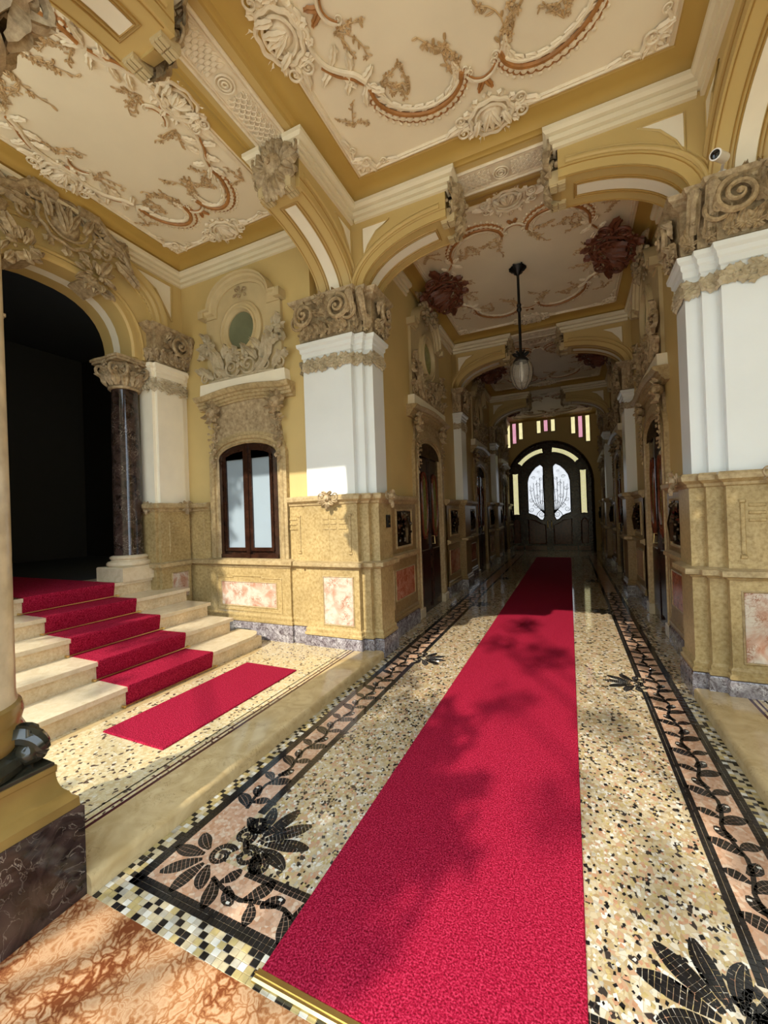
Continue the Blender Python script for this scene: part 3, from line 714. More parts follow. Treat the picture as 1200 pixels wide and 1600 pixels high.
# ------------------------------------------------------------------ ceilings
def fish_scales(root, x0, x1, y0, y1, z, along):
    """overlapping scale ornament between two rolls, one mesh shared by all scales"""
    q = MB(); q.box(x0, x1, y0, y1, z - .006, z + .02); q.build('scale_field', 'stucco_cream', root)
    a0, a1, b0, b1 = (y0, y1, x0, x1) if along == 'y' else (x0, x1, y0, y1)
    P = (lambda a, b, n=0: (b, a, z - n)) if along == 'y' else (lambda a, b, n=0: (a, b, z - n))
    q = MB()
    for b in (b0, b1): q.tube([P(a0, b, .008), P(a1, b, .008)], .016, 8); q.tube([P(a0, b + (.03 if b == b0 else -.03), .006), P(a1, b + (.03 if b == b0 else -.03), .006)], .008, 6)
    q.build('edge_roll', 'stucco_cream', root)
    mid = (a0 + a1) / 2; cb = (b0 + b1) / 2; W = b1 - b0 - .09; me = None; r = W / 4.4; n = 0
    s = MB(); K = 9
    for rad, h0, h1 in ((1.0, .006, .016), (.62, .014, .024)):
        V = [(0, 0, h1)] + [(rad * r * math.cos(PI * (-.5 + k / K)), rad * r * math.sin(PI * (-.5 + k / K)), h0) for k in range(K + 1)]
        s.add([(x, y, -h) for x, y, h in V], [(0, k + 1, k + 2) for k in range(K)])
        s.tube([(rad * r * math.cos(PI * (-.5 + k / K)), rad * r * math.sin(PI * (-.5 + k / K)), -h0) for k in range(K + 1)], .0055, 5)
    for sgn in (1, -1):
        a = mid + sgn * .10
        while (a1 - a) * sgn > .03 if sgn > 0 else (a - a0) > .03:
            for off in ((-1, 0, 1) if n % 2 else (-.5, .5)):
                if me is None: o = s.build('scale', 'stucco_cream'); o.parent = root; me = o.data
                else: o = bpy.data.objects.new('scale', me); C.objects.link(o); o.parent = root
                o.location = Vector(P(a, cb + off * W / 3, .002)) - Vector(origin(root)); ang = 0 if sgn > 0 else PI
                if along == 'y': ang = PI / 2 * sgn
                o.rotation_euler = (0, 0, ang)
            a += sgn * r * .62; n += 1
    q = MB()
    for rr in (.07, .045, .02): q.tube([P(mid + rr * math.cos(t), cb + rr * math.sin(t), .02) for t in [2 * PI * i / 20 for i in range(21)]], .008, 5)
    q.build('scale_boss', 'stucco_cream', root)
def spray(mb, fr, u, v, a, L, seed, mi=0):
    R = random.Random(seed)
    for j in range(3):
        x, y, q = u, v, a + (j - 1) * .55; pts = [(x, y)]; l = L * (1 if j == 1 else .7); bd = R.uniform(-.35, .35)
        for i in range(6):
            x += math.cos(q) * l / 6; y += math.sin(q) * l / 6; q += bd; pts.append((x, y))
            mb.leaf(fr, x, y, q + R.choice((-1, 1)) * R.uniform(.5, 1.2), L * R.uniform(.10, .17), L * .07, .0, .008, 0, .3, 1, mi, 4)
            if R.random() < .55: mb.flower(fr, x + R.uniform(-.02, .02), y + R.uniform(-.02, .02), L * R.uniform(.05, .085), .004, 5, mi)
        mb.tube([fr(p[0], p[1], .003) for p in pts], .005, 4, mi=mi)
def cartouche(mb, g, k=1., mi=0):
    """ruffled shell shield with scrolls, size about 0.45 k wide"""
    g = g.sub(0, 0, 0, 0, k)
    ring = lambda r, h, rad, wob: mb.tube([g(r * 1.15 * math.cos(t) * (1 + wob * math.cos(9 * t)), r * math.sin(t) * (1 + wob * math.cos(9 * t)), h) for t in [2 * PI * i / 54 for i in range(55)]], rad * k, 6, mi=mi)
    ring(.15, .015, .018, .05); ring(.11, .02, .012, 0.)
    mb.ball((0, 0, -.01), .10, g, mi, 12, 4, .45)
    for t in range(12): a = 2 * PI * t / 12; mb.leaf(g, .15 * 1.15 * math.cos(a), .15 * math.sin(a), a, .07, .07, .0, .03, 0, .5, 2, mi, 5)
    for sg in (1, -1):
        mb.volute(g, sg * .24, .05, .055, sg, -PI / 2, 1.6, .4, .02, 0, True, mi); mb.volute(g, sg * .24, -.07, .05, -sg, PI / 2, 1.6, .4, .02, 0, True, mi)
        mb.leaf(g, sg * .22, -.02, (0 if sg > 0 else PI), .17, .07, .0, .03, sg * .5, .4, 3, mi); mb.leaf(g, sg * .10, -.02, PI / 2 - sg * .4, .12, .06, .03, .03, 0, .4, 3, mi)
    for a in (PI / 2, 1.15, 2.0): mb.leaf(g, 0, -.06, a, .16, .06, .02, .035, 0, .4, 3, mi)
def stucco(root, cx, cy, a, b, k=1.):
    fr = F((cx, cy, ZC), (1, 0, 0), (0, 1, 0), (0, 0, -1)); sd = 0; M2 = ['stucco_cream', 'stucco_sienna']
    q = MB(); q.sweep([(-a, -b), (-a, b), (a, b), (a, -b)], [(-.012, -.012), (-.012, .012), (.004, .02), (.014, .008), (.026, .014), (.034, -.006)], fr, True); q.build('panel_frame', 'stucco_cream', root)
    for su in (1, -1):
        for sv in (1, -1):
            T = lambda u, v: (su * u * a, sv * v * b)
            sd += 1
            cr = [T(*p) for p in ((.65, .46), (.64, .56), (.57, .66), (.46, .73), (.34, .76), (.22, .74), (.14, .68), (.11, .61))]
            q = MB(); P = q.curl(fr, cr, .016, .020, .014, 1); n = len(P)
            q.curl(fr, [(x * .955, y * .955) for x, y in cr[1:-1]], .015, .012, .012, 0); q.curl(fr, [(x * 1.04, y * 1.04) for x, y in cr[1:-1]], .010, .008, .010, 0)
            for i in range(1, n - 1, 2):
                t = i / (n - 1); dx, dy = P[i + 1 if i < n - 1 else i][0] - P[i - 1][0], P[i + 1 if i < n - 1 else i][1] - P[i - 1][1]; an = math.atan2(dy, dx)
                o = 1 if (math.cos(an + PI / 2) * P[i][0] + math.sin(an + PI / 2) * P[i][1]) > 0 else -1
                s_ = .05 + .06 * math.sin(PI * t)
                nx, ny = math.cos(an + o * PI / 2), math.sin(an + o * PI / 2)
                q.ball((P[i][0] + nx * s_ * .42 * k, P[i][1] + ny * s_ * .42 * k, .0), s_ * .42 * k, fr, 1, 8, 4, .35); q.ball((P[i][0] + nx * s_ * .36 * k, P[i][1] + ny * s_ * .36 * k, .004), s_ * .30 * k, fr, 0, 8, 4, .6)
                q.ball((P[i][0] + nx * s_ * .95 * k, P[i][1] + ny * s_ * .95 * k, .0), s_ * .17 * k, fr, 0, 6, 4, .6)
                if i % 4 == 1: q.leaf(fr, P[i][0], P[i][1], an - o * 1.0, .13 * k, .05 * k, .004, .014, o * .8, .4, 2, 0, 5)
            for (u, v), d in ((cr[0], 1), (cr[-1], -1)): q.volute(fr, u - su * .03, v, .032 * k, d * su * sv, 0, 1.5, .45, .012, 0, True, 0)
            q.build('stucco_crescent', M2, root)
            q = MB(); q.curl(fr, [T(*p) for p in ((.65, .41), (.70, .34), (.77, .29), (.83, .22), (.85, .12), (.82, .05))], .022, .014, .012, 0, .04 * k, su * sv)
            q.curl(fr, [T(*p) for p in ((.67, .42), (.72, .36), (.79, .31), (.85, .23))], .010, .010, .014, 1)
            for (u, v, an) in ((.70, .35, .5), (.79, .27, .2), (.84, .17, -.3), (.66, .43, 2.2), (.72, .33, -2.2), (.80, .25, -2.5), (.66, .44, .9), (.75, .30, 1.6), (.68, .40, -2.9)): x, y = T(u, v); q.leaf(fr, x, y, math.atan2(sv * math.sin(an), su * math.cos(an)), .15 * k, .06 * k, .004, .024, .6 * su * sv, .3, 3, 0, 7)
            q.build('stucco_scroll', M2, root)
            q = MB(); x, y = T(.97, .97); g = F(fr(x, y), (su, 0, 0), (0, sv, 0), (0, 0, -1))      # corner shell
            q.volute(g, -.09, -.09, .06, 1, 0, 1.5, .4, .02); q.volute(g, -.02, -.24, .035, 1, PI / 2, 1.4, .45, .015); q.volute(g, -.24, -.02, .035, -1, 0, 1.4, .45, .015)
            for an, L in ((.78, .09), (.3, .09), (1.3, .09), (1.9, .11), (-.4, .11)): q.leaf(g, -.09, -.09, an, L + .03, .07, .0, .03, 0, .4, 3)
            q.curl(g, [(-.02, -.22), (.012, -.15), (-.02, -.08)], .012, .016, .01); q.curl(g, [(-.22, -.02), (-.15, .012), (-.08, -.02)], .012, .016, .01)
            q.leaf(g, -.24, .0, PI, .14, .05, 0, .02, -.4); q.leaf(g, .0, -.24, -PI / 2, .14, .05, 0, .02, .4)
            q.build('corner_shell', 'stucco_cream', root)
            q = MB(); x, y = T(.62, .43); spray(q, fr, *T(.86, .64), math.atan2(-sv * .6, -su * .2), .22 * k, sd, 0); spray(q, fr, *T(.58, .46), math.atan2(sv * .3, -su), .26 * k, sd + 9, 0)
            spray(q, fr, *T(.12, .60), math.atan2(-sv, su * .5), .40 * k, sd + 19, 0); spray(q, fr, *T(.45, .60), math.atan2(-sv, -su * .2), .22 * k, sd + 29, 0); spray(q, fr, *T(.70, .12), math.atan2(sv * .4, -su), .28 * k, sd + 39, 0)
            q.build('flower_spray', 'stucco_tan', root)
    for (u, v, an) in ((0, 1, 0), (0, -1, PI), (1, 0, -PI / 2), (-1, 0, PI / 2)):
        q = MB(); cartouche(q, fr.sub(u * a * .97, v * b * .97, 0, an), 1.0 * k); q.build('stucco_cartouche', 'stucco_cream', root)
        q = MB(); g = fr.sub(u * a * .66, v * b * .66, 0, an, k); q.curl(g, [(-.11, .0), (-.07, .05), (0, .07), (.07, .05), (.11, 0)], .014, .014, .01, 0); q.curl(g, [(-.10, -.01), (-.06, .03), (0, .05), (.06, .03), (.10, -.01)], .007, .007, .012, 1)
        for sg in (1, -1): q.volute(g, sg * .09, -.02, .035, -sg, PI / 2, 1.5, .4, .01); q.leaf(g, 0, .06, PI / 2 - sg * .5, .11, .05, 0, .02, 0, .4, 3, 1)
        q.build('stucco_clasp', M2, root)
def ceiling(name, x0, x1, y0, y1, label, k=1., orn=True, ins=.26):
    r = thing(name, ((x0 + x1) / 2, (y0 + y1) / 2, ZC), label, None, None, 'structure')
    q = MB(); q.box(x0 - .02, x1 + .02, y0 - .02, y1 + .02, ZC + .005, ZC + .12); q.build('ceiling_field', 'ceiling_cream', r)
    path = [(x0, y0), (x0, y1), (x1, y1), (x1, y0)]
    q = MB(); q.sweep(path, [(-.01, 4.776), (.02, 4.776), (.035, 4.79), (.06, 4.795), (.075, 4.81), (.14, 4.84), (.22, 4.853), (.23, ZC + .01)], XY, True); q.build('cove', 'cove_ochre', r)
    if orn: stucco(r, (x0 + x1) / 2, (y0 + y1) / 2, (x1 - x0) / 2 - ins, (y1 - y0) / 2 - ins, k)
    return r
cm = ceiling('ceiling_main', -2.02, 1.04, .77, 3.85, 'cream stucco ceiling with rust scrolls over the front hall')
cl = ceiling('ceiling_left', -4.60, -2.45, .77, 3.85, 'cream stucco ceiling with rust scrolls over the stair landing', .9)
c1 = ceiling('ceiling_corridor', -2.02, 1.04, 4.28, 7.90, 'stucco ceiling of the corridor that carries the lamp')
c2 = dup(c1, (0, 4.05, 0), label='stucco ceiling of the corridor behind the second arch', name='ceiling_middle')
c3 = dup(c1, (0, 8.10, 0), label='dark stucco ceiling of the corridor before the far gate', name='ceiling_end')
ceiling('ceiling_right', 1.47, 3.62, .77, 3.85, 'plain coved ceiling of the bay right of the front hall', .9, False)
# flat beams between the brackets
def beam(name, x0, x1, y0, y1, label, along, scales):
    r = thing(name, ((x0 + x1) / 2, (y0 + y1) / 2, 4.78), label, None, None, 'structure')
    q = MB(); q.box(x0, x1, y0, y1, 4.775, 4.99); q.build('beam_soffit', 'beam_yellow', r)
    if scales:
        c = ((x0 + x1) / 2, (y0 + y1) / 2)
        if along == 'y': fish_scales(r, c[0] - .14, c[0] + .14, y0 + .92, y1 - .92, 4.774, 'y')
        else: fish_scales(r, x0 + .92, x1 - .92, c[1] - .14, c[1] + .14, 4.774, 'x')
    return r
beam('trim_1', -2.02, 1.04, 3.85, 4.28, 'beam with scale ornament across the corridor mouth', 'x', True)
beam('trim_2', -2.45, -2.02, .77, 3.85, 'beam with scale ornament between the two front ceilings', 'y', True)
beam('trim_3', 1.04, 1.47, .77, 3.85, 'beam along the right side of the front hall', 'y', False)
beam('trim_4', -2.02, 1.04, 7.90, 8.33, 'beam with scale ornament at the second corridor arch', 'x', True)
beam('trim_5', -2.02, 1.04, 11.95, 12.38, 'beam at the farthest corridor arch', 'x', False)
beam('trim_6', -4.7, 3.7, .34, .77, 'entrance beam over the viewer', 'x', False)
q = MB(); q.box(-5.2, 4.2, .30, .40, 4.70, 5.6); tag(q.build('wall_front', 'wall_yellow'), 'entrance wall above the front arches', None, None, 'structure')
q = MB(); q.box(-9.6, 4.2, .3, YE + .4, 4.98, 5.1); tag(q.build('ceiling_slab', 'dark_plaster'), 'upper floor slab over the whole hall', None, None, 'structure')

# ------------------------------------------------------------------ carved surround used for the window and the corridor doors
def arc_pts(c, hw, zs, rise, n=12, p=2.):
    return [(c - hw * math.cos(PI * i / n), zs + rise * math.sin(PI * i / n) ** (2 / p)) for i in range(n + 1)]
def surround(r, fr, c, hw, jw, z0, zs, rise, zh, zo, ro, zt, hood, glass, seed=1, stone_='frame_stone'):
    ow = hw + jw
    path = [(c - hw, z0)] + arc_pts(c, hw, zs, rise) + [(c + hw, z0)]
    prof = [(.02, -.02), (.0, .02), (-.02, .045), (-.035, .03), (-.06, .035), (-.065, .06), (-.10, .065), (-.11, .05), (-jw, .05), (-jw, -.02)]
    q = MB(); q.sweep(path, prof, fr); q.build('opening_frame', stone_, r)
    hp = lambda o, k=.05: [(c - hood, zh + o)] + [(c - hood * .8 + 1.6 * hood * i / 10, zh + o + k * math.sin(PI * i / 10)) for i in range(11)] + [(c + hood, zh + o)]
    q = MB(); q.prism([(c - ow + .03, zs - .02)] + arc_pts(c, hw + jw - .03, zs, rise + jw * .6) + [(c + ow - .03, zs - .02)] + [p for p in hp(-.09)[::-1] if abs(p[0] - c) < ow - .03], fr, -.01, .03); q.build('frieze', 'carved_stone', r)
    q = MB(); q.sweep(hp(-.08), [(.05, .0), (.05, .05), (.03, .055), (.02, .075), (-.01, .08), (-.015, .10), (-.045, .105), (-.05, .13), (-.08, .16), (-.10, .165), (-.11, .15), (-.112, .0)], fr)
    q.build('hood_cornice', stone_, r)
    q = MB(); top = hp(.025); q.prism([(p[0] * .92 + c * .08, p[1]) for p in top] + [(c + hood * .9, zh + .185), (c - hood * .9, zh + .185)], fr, 0, .10); q.build('hood_slab', 'panel_ivory', r)
    for sg in (1, -1):
        q = MB(); u = c + sg * (ow - .10); g = fr.sub(u, zh - .20, .05)
        q.ball((0, .02, .03), .075, g, 0, 10, 6, .9); q.ball((0, .0, .10), .022, g)
        for a in range(8): q.leaf(g, 0, .02, a * PI / 4 + .2, .14, .07, .0, .06, .5, .7)
        for k in range(9):
            w_ = .055 * (1 - k / 14); cluster(q, fr.sub(u + .012 * math.sin(k * 2.), zh - .34 - .062 * k, .05), w_ * 2.2, .08, 4, seed + k, .05, .0, .04, .35)
        q.build('lion_garland', 'carved_stone', r)
    # oculus
    pw = hood * .80
    zsh = zo + .28 * (ro / .25); up = [(c - pw, zh + .15), (c - pw, zsh)] + [(c - pw * .72 * math.cos(PI * i / 14), zsh + (zt - zsh) * math.sin(PI * i / 14) ** .8) for i in range(15)] + [(c + pw, zsh), (c + pw, zh + .15)]
    q = MB(); q.prism(up, fr, -.01, .04); q.build('oculus_plate', 'plaster_ochre', r)
    q = MB(); q.sweep(up[1:-1], [(.03, .0), (.03, .06), (.0, .065), (-.02, .10), (-.045, .11), (-.055, .135), (-.075, .14), (-.08, .0)], fr)
    for sg in (1, -1): q.box(*sorted((c + sg * pw * .94, c + sg * (pw + .05))), zsh - .02, zsh + .075, 0, .13, fr)
    q.build('oculus_hood', 'plaster_ochre', r)
    q = MB(); rg = [(c + ro * 1.0 * math.cos(t), zo + ro * 1.08 * math.sin(t)) for t in [2 * PI * i / 32 for i in range(32)]]
    q.sweep(rg, [(-.03, .03), (-.03, .06), (-.005, .10), (.015, .10), (.025, .08), (.055, .075), (.065, .09), (.09, .075), (.095, .03)], fr, True); q.build('oculus_ring', 'plaster_ochre', r)
    q = MB(); q.prism([(c + ro * 1.02 * math.cos(t), zo + ro * 1.1 * math.sin(t)) for t in [2 * PI * i / 32 for i in range(32)]], fr, .03, .042); q.build('oculus_pane', glass, r)
    q = MB(); cluster(q, fr.sub(c, zt - .14, .04), .14, .08, 8, seed + 5, .05, 0, .03, .4); q.build('oculus_spray', 'carved_stone', r)
    # rocaille heap under the oculus
    q = MB(); b = zh + .19; s_ = hood / .72
    for sg in (1, -1):
        g = F(fr(c, b, .04), fr.U * sg * s_, fr.V, fr.N)
        q.volute(g, .13, .13, .11, 1, PI * 1.1, 1.6, .34, .05, .02); q.volute(g, .36, .09, .08, -1, PI, 1.5, .36, .04, .01); q.volute(g, .58, .07, .075, -1, PI, 1.5, .4, .04, .01)
        q.curl(g, [(.30, .05), (.40, .18), (.40, .34), (.47, .48), (.56, .50)], .035, .022, .045, 0, .05, -1)
        q.curl(g, [(.0, .02), (.12, .02), (.30, .02), (.50, .0)], .02, .025, .03)
        for (u, v, a, L, bd) in ((.30, .10, 1.4, .32, -.4), (.36, .12, 1.1, .34, .5), (.22, .18, 1.9, .2, .8), (.42, .30, .8, .2, -.9), (.50, .46, .4, .16, -1.4), (.05, .2, 1.2, .18, .7), (.45, .06, .5, .2, .6), (.18, .05, .3, .2, .6), (.56, .42, -.5, .14, -1.2), (.60, .12, .9, .12, -.6), (.28, .28, 1.8, .16, .8), (.54, .5, 1.6, .14, -1.)):
            q.leaf(g, u, v, a, L, .10, .02, .06, bd, .7, 4)
        cluster(q, g.sub(.50, .47, .03), .16, .16, 9, seed + 3, .06, 0, .05, .2); cluster(q, g.sub(.06, .25, .05), .16, .14, 8, seed + 2, .055, 0, .04, .5)
    q.build('rocaille', 'carved_stone' if glass != 'oculus_pane' else 'pale_stone', r)

# ------------------------------------------------------------------ left bay: back wall with window
q = MB(); q.box(-4.75, -2.58, 3.86, 4.2, 0, 4.98); wb = q.build('wall_back', 'wall_yellow', kind='structure', label='ochre yellow wall with the tall window above the landing')
wr = thing('wall_back_trim', (-3.6, 3.86, 0), 'ochre stone wainscot and cornice of the window wall', None, None, 'structure')
wr.name = 'trim_7'
wainscot([(-4.62, 3.86), (-4.18, 3.86)], wr, .08); wainscot([(-2.93, 3.86), (-2.66, 3.86)], wr, .08)
q = MB(); q.sweep([(-4.62, 3.86), (-2.40, 3.86)], CORN); q.build('cornice', 'cornice_cream', wr)
ap = [(-4.18, 3.90), (-4.18, 3.80), (-2.93, 3.80), (-2.93, 3.90)]
q = MB(); q.sweep(ap, [(-.1, .08), (.03, .08), (.03, .25), (.02, .27), (-.1, .28)]); q.build('plinth', 'purple_marble', wr)
q = MB(); q.sweep(ap, [(0, .26), (.024, .28), (.026, .305), (.012, .315), (.016, .345), (0, .37), (0, .93)]); q.build('apron', 'ochre_stone', wr)
q = MB(); q.sweep(ap, [(-.1, .92), (.012, .925), (.018, .95), (.055, .965), (.055, 1.01), (.02, 1.03), (-.1, 1.035)]); q.build('window_sill', 'frame_stone', wr)
f8 = front(3.80); inlay(f8, -3.98, -3.14, .46, .74, 'breccia', wr, .0)
q = MB(); q.sweep([(-4.06, .40), (-4.06, .80), (-3.80, .80), (-3.80, .82), (-3.34, .82), (-3.34, .80), (-3.06, .80), (-3.06, .40)], [(-.008, .0), (-.008, .006), (.004, .01), (.012, .0)], f8, True); q.build('panel_line', 'ochre_stone', wr)
for u, s in ((-4.30, 1), (-2.80, -1)): bars(front(3.83), u, wr, 0., s)
win = thing('window_1', (-3.55, 3.86, 1.03), 'tall arched casement window in carved stone surround with round window above', None, None, 'structure')
fw = front(3.86)
surround(win, fw, -3.55, .45, .15, 1.03, 2.26, .16, 3.03, 3.80, .235, 4.40, .73, 'oculus_pane', 11)
op = [(-4.0, 1.03)] + arc_pts(-3.55, .45, 2.26, .16) + [(-3.10, 1.03)]
q = MB(); q.prism(op, fw, -.01, .003); q.build('sash_backing', 'dark_wood', win)
q = MB(); q.sweep(op, [(.0, -.0), (.0, .03), (.05, .035), (.06, .0)], fw); q.build('casement_frame', 'dark_wood', win)
for sg in (1, -1):
    a, b = (-4.0 + .05, -3.55) if sg < 0 else (-3.55, -3.10 - .05)
    x0, x1 = (a + .03, b - .035) if sg < 0 else (a + .035, b - .03)
    zt = lambda x: 2.26 + .16 * math.sqrt(max(0, 1 - ((x + 3.55) / .45) ** 2))
    sh = [(x0, 1.13), (x1, 1.13)] + [(x1 + (x0 - x1) * i / 8, zt(x1 + (x0 - x1) * i / 8) - .05) for i in range(9)]
    q = MB(); q.prism(sh, fw, .004, .010); pane = q.build('pane', 'window_frost', win)
    q = MB(); q.sweep(sh[::-1], [(.03, .0), (.03, .03), (.012, .035), (-.012, .034), (-.02, .008)], fw, True); q.build('casement', 'dark_wood', win)
q = MB(); q.box(-3.575, -3.525, 1.03, 2.40, .0, .05, fw); q.build('meeting_stile', 'dark_wood', win)
q = MB(); q.box(-4.0, -3.10, 1.03, 1.08, .0, .04, fw); q.build('bottom_rail', 'dark_wood', win)

# ------------------------------------------------------------------ left wall with the arched doorway
DC = 2.46
def sup(hw, zs, rise, p=2.5, n=20, c=DC): return [(c - hw * math.copysign(abs(math.cos(PI * i / n)) ** (2 / p), math.cos(PI * i / n)), zs + rise * abs(math.sin(PI * i / n)) ** (2 / p)) for i in range(n + 1)]
fl_ = side(-4.62)
q = MB(); opn = [(DC - .92, .0), (DC - .92, 3.44), (DC - .70, 3.44)] + sup(.70, 3.46, .68)[1:-1] + [(DC + .70, 3.44), (DC + .92, 3.44), (DC + .92, .0)]
q.prism([(.5, .0)] + opn + [(4.0, 0), (4.0, 4.98), (.5, 4.98)], fl_, -.50, 0); wl = q.build('wall_left', 'wall_yellow', kind='structure', label='yellow wall with the wide molded arch over the dark doorway')
q = MB(); q.sweep(sup(1.10, 3.92, .68, 2.4), [(.16, .0), (.16, .02), (.13, .035), (.12, .02), (.09, .03), (.07, .06), (.04, .06), (.03, .045), (.0, .07), (-.03, .075), (-.05, .05), (-.06, 0)], fl_); q.build('arch_molding', 'beam_yellow', wl)
q = MB()
for a in range(44):
    u, v = sup(.95, 3.90, .55, 2.4, 44)[a]; q.ball((u, v, .02), .013, fl_)
q.build('bead_row', 'beam_yellow', wl)
q = MB(); q.sweep(sup(.84, 3.46, .78), [(.02, 0), (.02, .012), (0, .02), (-.02, .012), (-.02, 0)], fl_); q.build('arch_fillet', 'beam_yellow', wl)
q = MB(); q.sweep(sup(.70, 3.46, .68), [(.002, -.5), (.002, .0), (-.02, .02), (-.06, .02), (-.07, 0)], fl_); q.build('arch_reveal', 'beam_yellow', wl)
V = []; fs = []; q = MB()
for i, (u, v) in enumerate(sup(.694, 3.46, .674)):
    V += [fl_(u, v, -.20), fl_(u, v, -.32)]
    if i: fs.append((2 * i - 2, 2 * i - 1, 2 * i + 1, 2 * i))
q.add(V, fs); q.build('reveal_inlay', 'panel_ivory', wl)
q = MB(); q.sweep([(-4.62, .77), (-4.62, 3.90)], CORN); q.build('cornice', 'cornice_cream', wl)
for a, (sx) in ((DC + 1.22, 1), (DC - 1.22, -1)):
    tri = [(DC + sx * 1.24, 4.10), (DC + sx * 1.24, 4.56), (DC + sx * .72, 4.56), (DC + sx * 1.02, 4.42)]
    q = MB(); q.prism(tri, fl_, -.01, .004); q.build('spandrel_panel', 'panel_ivory', wl); q = MB(); q.tube([fl_(u, v, .008) for u, v in tri + tri[:1]], .012, 6); q.build('spandrel_frame', 'beam_yellow', wl)
for t, sd in ((12.6, 1), (7.4, 2)):
    P = sup(.74, 3.46, .70); i = int(t); u = P[i][0]; v = P[i][1] + .02; q = MB(); g = fl_.sub(u, v, .03, (10 - t) * .20)
    cluster(q, g, .26, .24, 22, sd, .085, .0, .08, .35); q.box(-.09, .09, -.13, -.06, -.25, .08, g); q.leaf(g, 0, .05, PI / 2, .2, .12, .04, .06); q.build('corbel_cluster', 'carved_stone', wl)
q = MB(); g = fl_.sub(DC, 4.56, .06, 0, 1.5); cartouche(q, g, 1.)
for sg in (1, -1):
    h = fl_.sub(DC, 4.56, .05, 0, 1., sg); q.volute(h, .30, .14, .10, 1, PI / 2, 1.6, .36, .06); q.volute(h, .56, -.02, .08, -1, PI / 2, 1.6, .36, .05)
    q.curl(h, [(.1, .2), (.28, .2), (.42, .08), (.55, .02), (.66, -.18)], .05, .03, .05)
    for (u, v, a) in ((.4, .05, -.6), (.5, -.1, -1.), (.62, -.15, -1.2), (.3, 0, -.4), (.2, .1, .6), (.34, .16, -.9), (.46, .02, .3)): q.leaf(h, u, v, a, .19, .13, .03, .05, .9, .1, 3)
q.build('crown_cartouche', 'carved_stone', wl)
# pilasters of the doorway
for path, nm in (([(-4.80, 3.36), (-4.575, 3.36), (-4.575, 3.40), (-4.53, 3.40), (-4.53, 3.76), (-4.575, 3.76), (-4.575, 3.90)], 'right'),
                 ([(-4.575, .80), (-4.575, 1.16), (-4.53, 1.16), (-4.53, 1.52), (-4.575, 1.52), (-4.575, 1.56), (-4.80, 1.56)], 'left')):
    r = thing('door_pilaster', (-4.6, path[3][1], .08), 'cream pilaster with carved capital on the %s side of the dark doorway' % nm, 'pilaster', 'doorway pilasters')
    wainscot(path, r, .08, .025); shaft(path + [(-4.80, path[-1][1])] if nm == 'right' else path, r, 1.73, 'panel_ivory'); garland(path, r); pier_capital(path, r)
    if nm == 'right':
        g = side(-4.53); cap_mask(g, 3.72, 1.70, r, .04, .9); cap_mask(front(3.36), -4.66, 1.70, r, .03, .8); bars(g, 3.50, r, .025, 1); inlay(g, 3.52, 3.74, .56, .86, 'breccia', r, .025)
# dark marble columns of the doorway
def column_capital(r, c, z0, z1, rad, mat='carved_stone'):
    h = z1 - z0; q = MB(); q.lathe([(rad * 1.12, 0), (rad * 1.2, .03 * h), (rad * 1.2, .08 * h), (rad * 1.02, .1 * h), (rad * 1.08, .4 * h), (rad * 1.35, .75 * h), (rad * 1.5, .82 * h)], (c[0], c[1], z0), 24)
    cp = q.build('capital', mat, r)
    q = MB(); k = rad * 1.75; pl = []
    for s in range(4):
        a0 = PI / 4 + s * PI / 2
        for j in range(7):
            t = j / 6; a = a0 + t * PI / 2; rr = k * (1.32 - .40 * math.sin(PI * t)); pl.append((c[0] + rr * math.cos(a), c[1] + rr * math.sin(a)))
    q.prism(pl, XY, z0 + .84 * h, z0 + .92 * h); q.prism([(c[0] + (x - c[0]) * 1.06, c[1] + (y - c[1]) * 1.06) for x, y in pl], XY, z0 + .92 * h, z1); q.build('abacus', mat, cp)
    q = MB()
    for s in range(12):
        a = 2 * PI * s / 12; g = F((c[0] + rad * 1.05 * math.cos(a), c[1] + rad * 1.05 * math.sin(a), z0), (-math.sin(a), math.cos(a), 0), (0, 0, 1), (math.cos(a), math.sin(a), 0))
        q.leaf(g, 0, .08 * h, PI / 2, h * (.56 if s % 2 else .40), rad * .75, .0 if s % 2 else rad * .12, rad * .5, 0, .9, 4)
        if s % 3 == 0: q.flower(g, 0, .84 * h, rad * .34, rad * .5, 6)
        q.leaf(g, rad * .2, .34 * h, PI / 2 + .5, h * .34, rad * .5, rad * .2, rad * .4, .8, .6); q.ball((rad * .27, .66 * h, rad * .55), rad * .13, g)
    q.build('acanthus_leaves', mat, cp)
    for s in range(4):
        a = PI / 4 + s * PI / 2; q = MB()
        for sg in (1, -1):
            b = a + sg * .30; g = F((c[0] + rad * 1.55 * math.cos(b), c[1] + rad * 1.55 * math.sin(b), z0), (-math.sin(a) * .6 + math.cos(a) * .8 * sg, math.cos(a) * .6 + math.sin(a) * .8 * sg, 0), (0, 0, 1), (math.cos(a) * .6 + math.sin(a) * .8 * sg * 1, math.sin(a) * .6 - math.cos(a) * .8 * sg, 0))
            q.volute(g, 0, .62 * h, h * .25, sg, PI / 2, 1.9, .55, 0, rad * .2)
        q.build('volute', mat, cp)
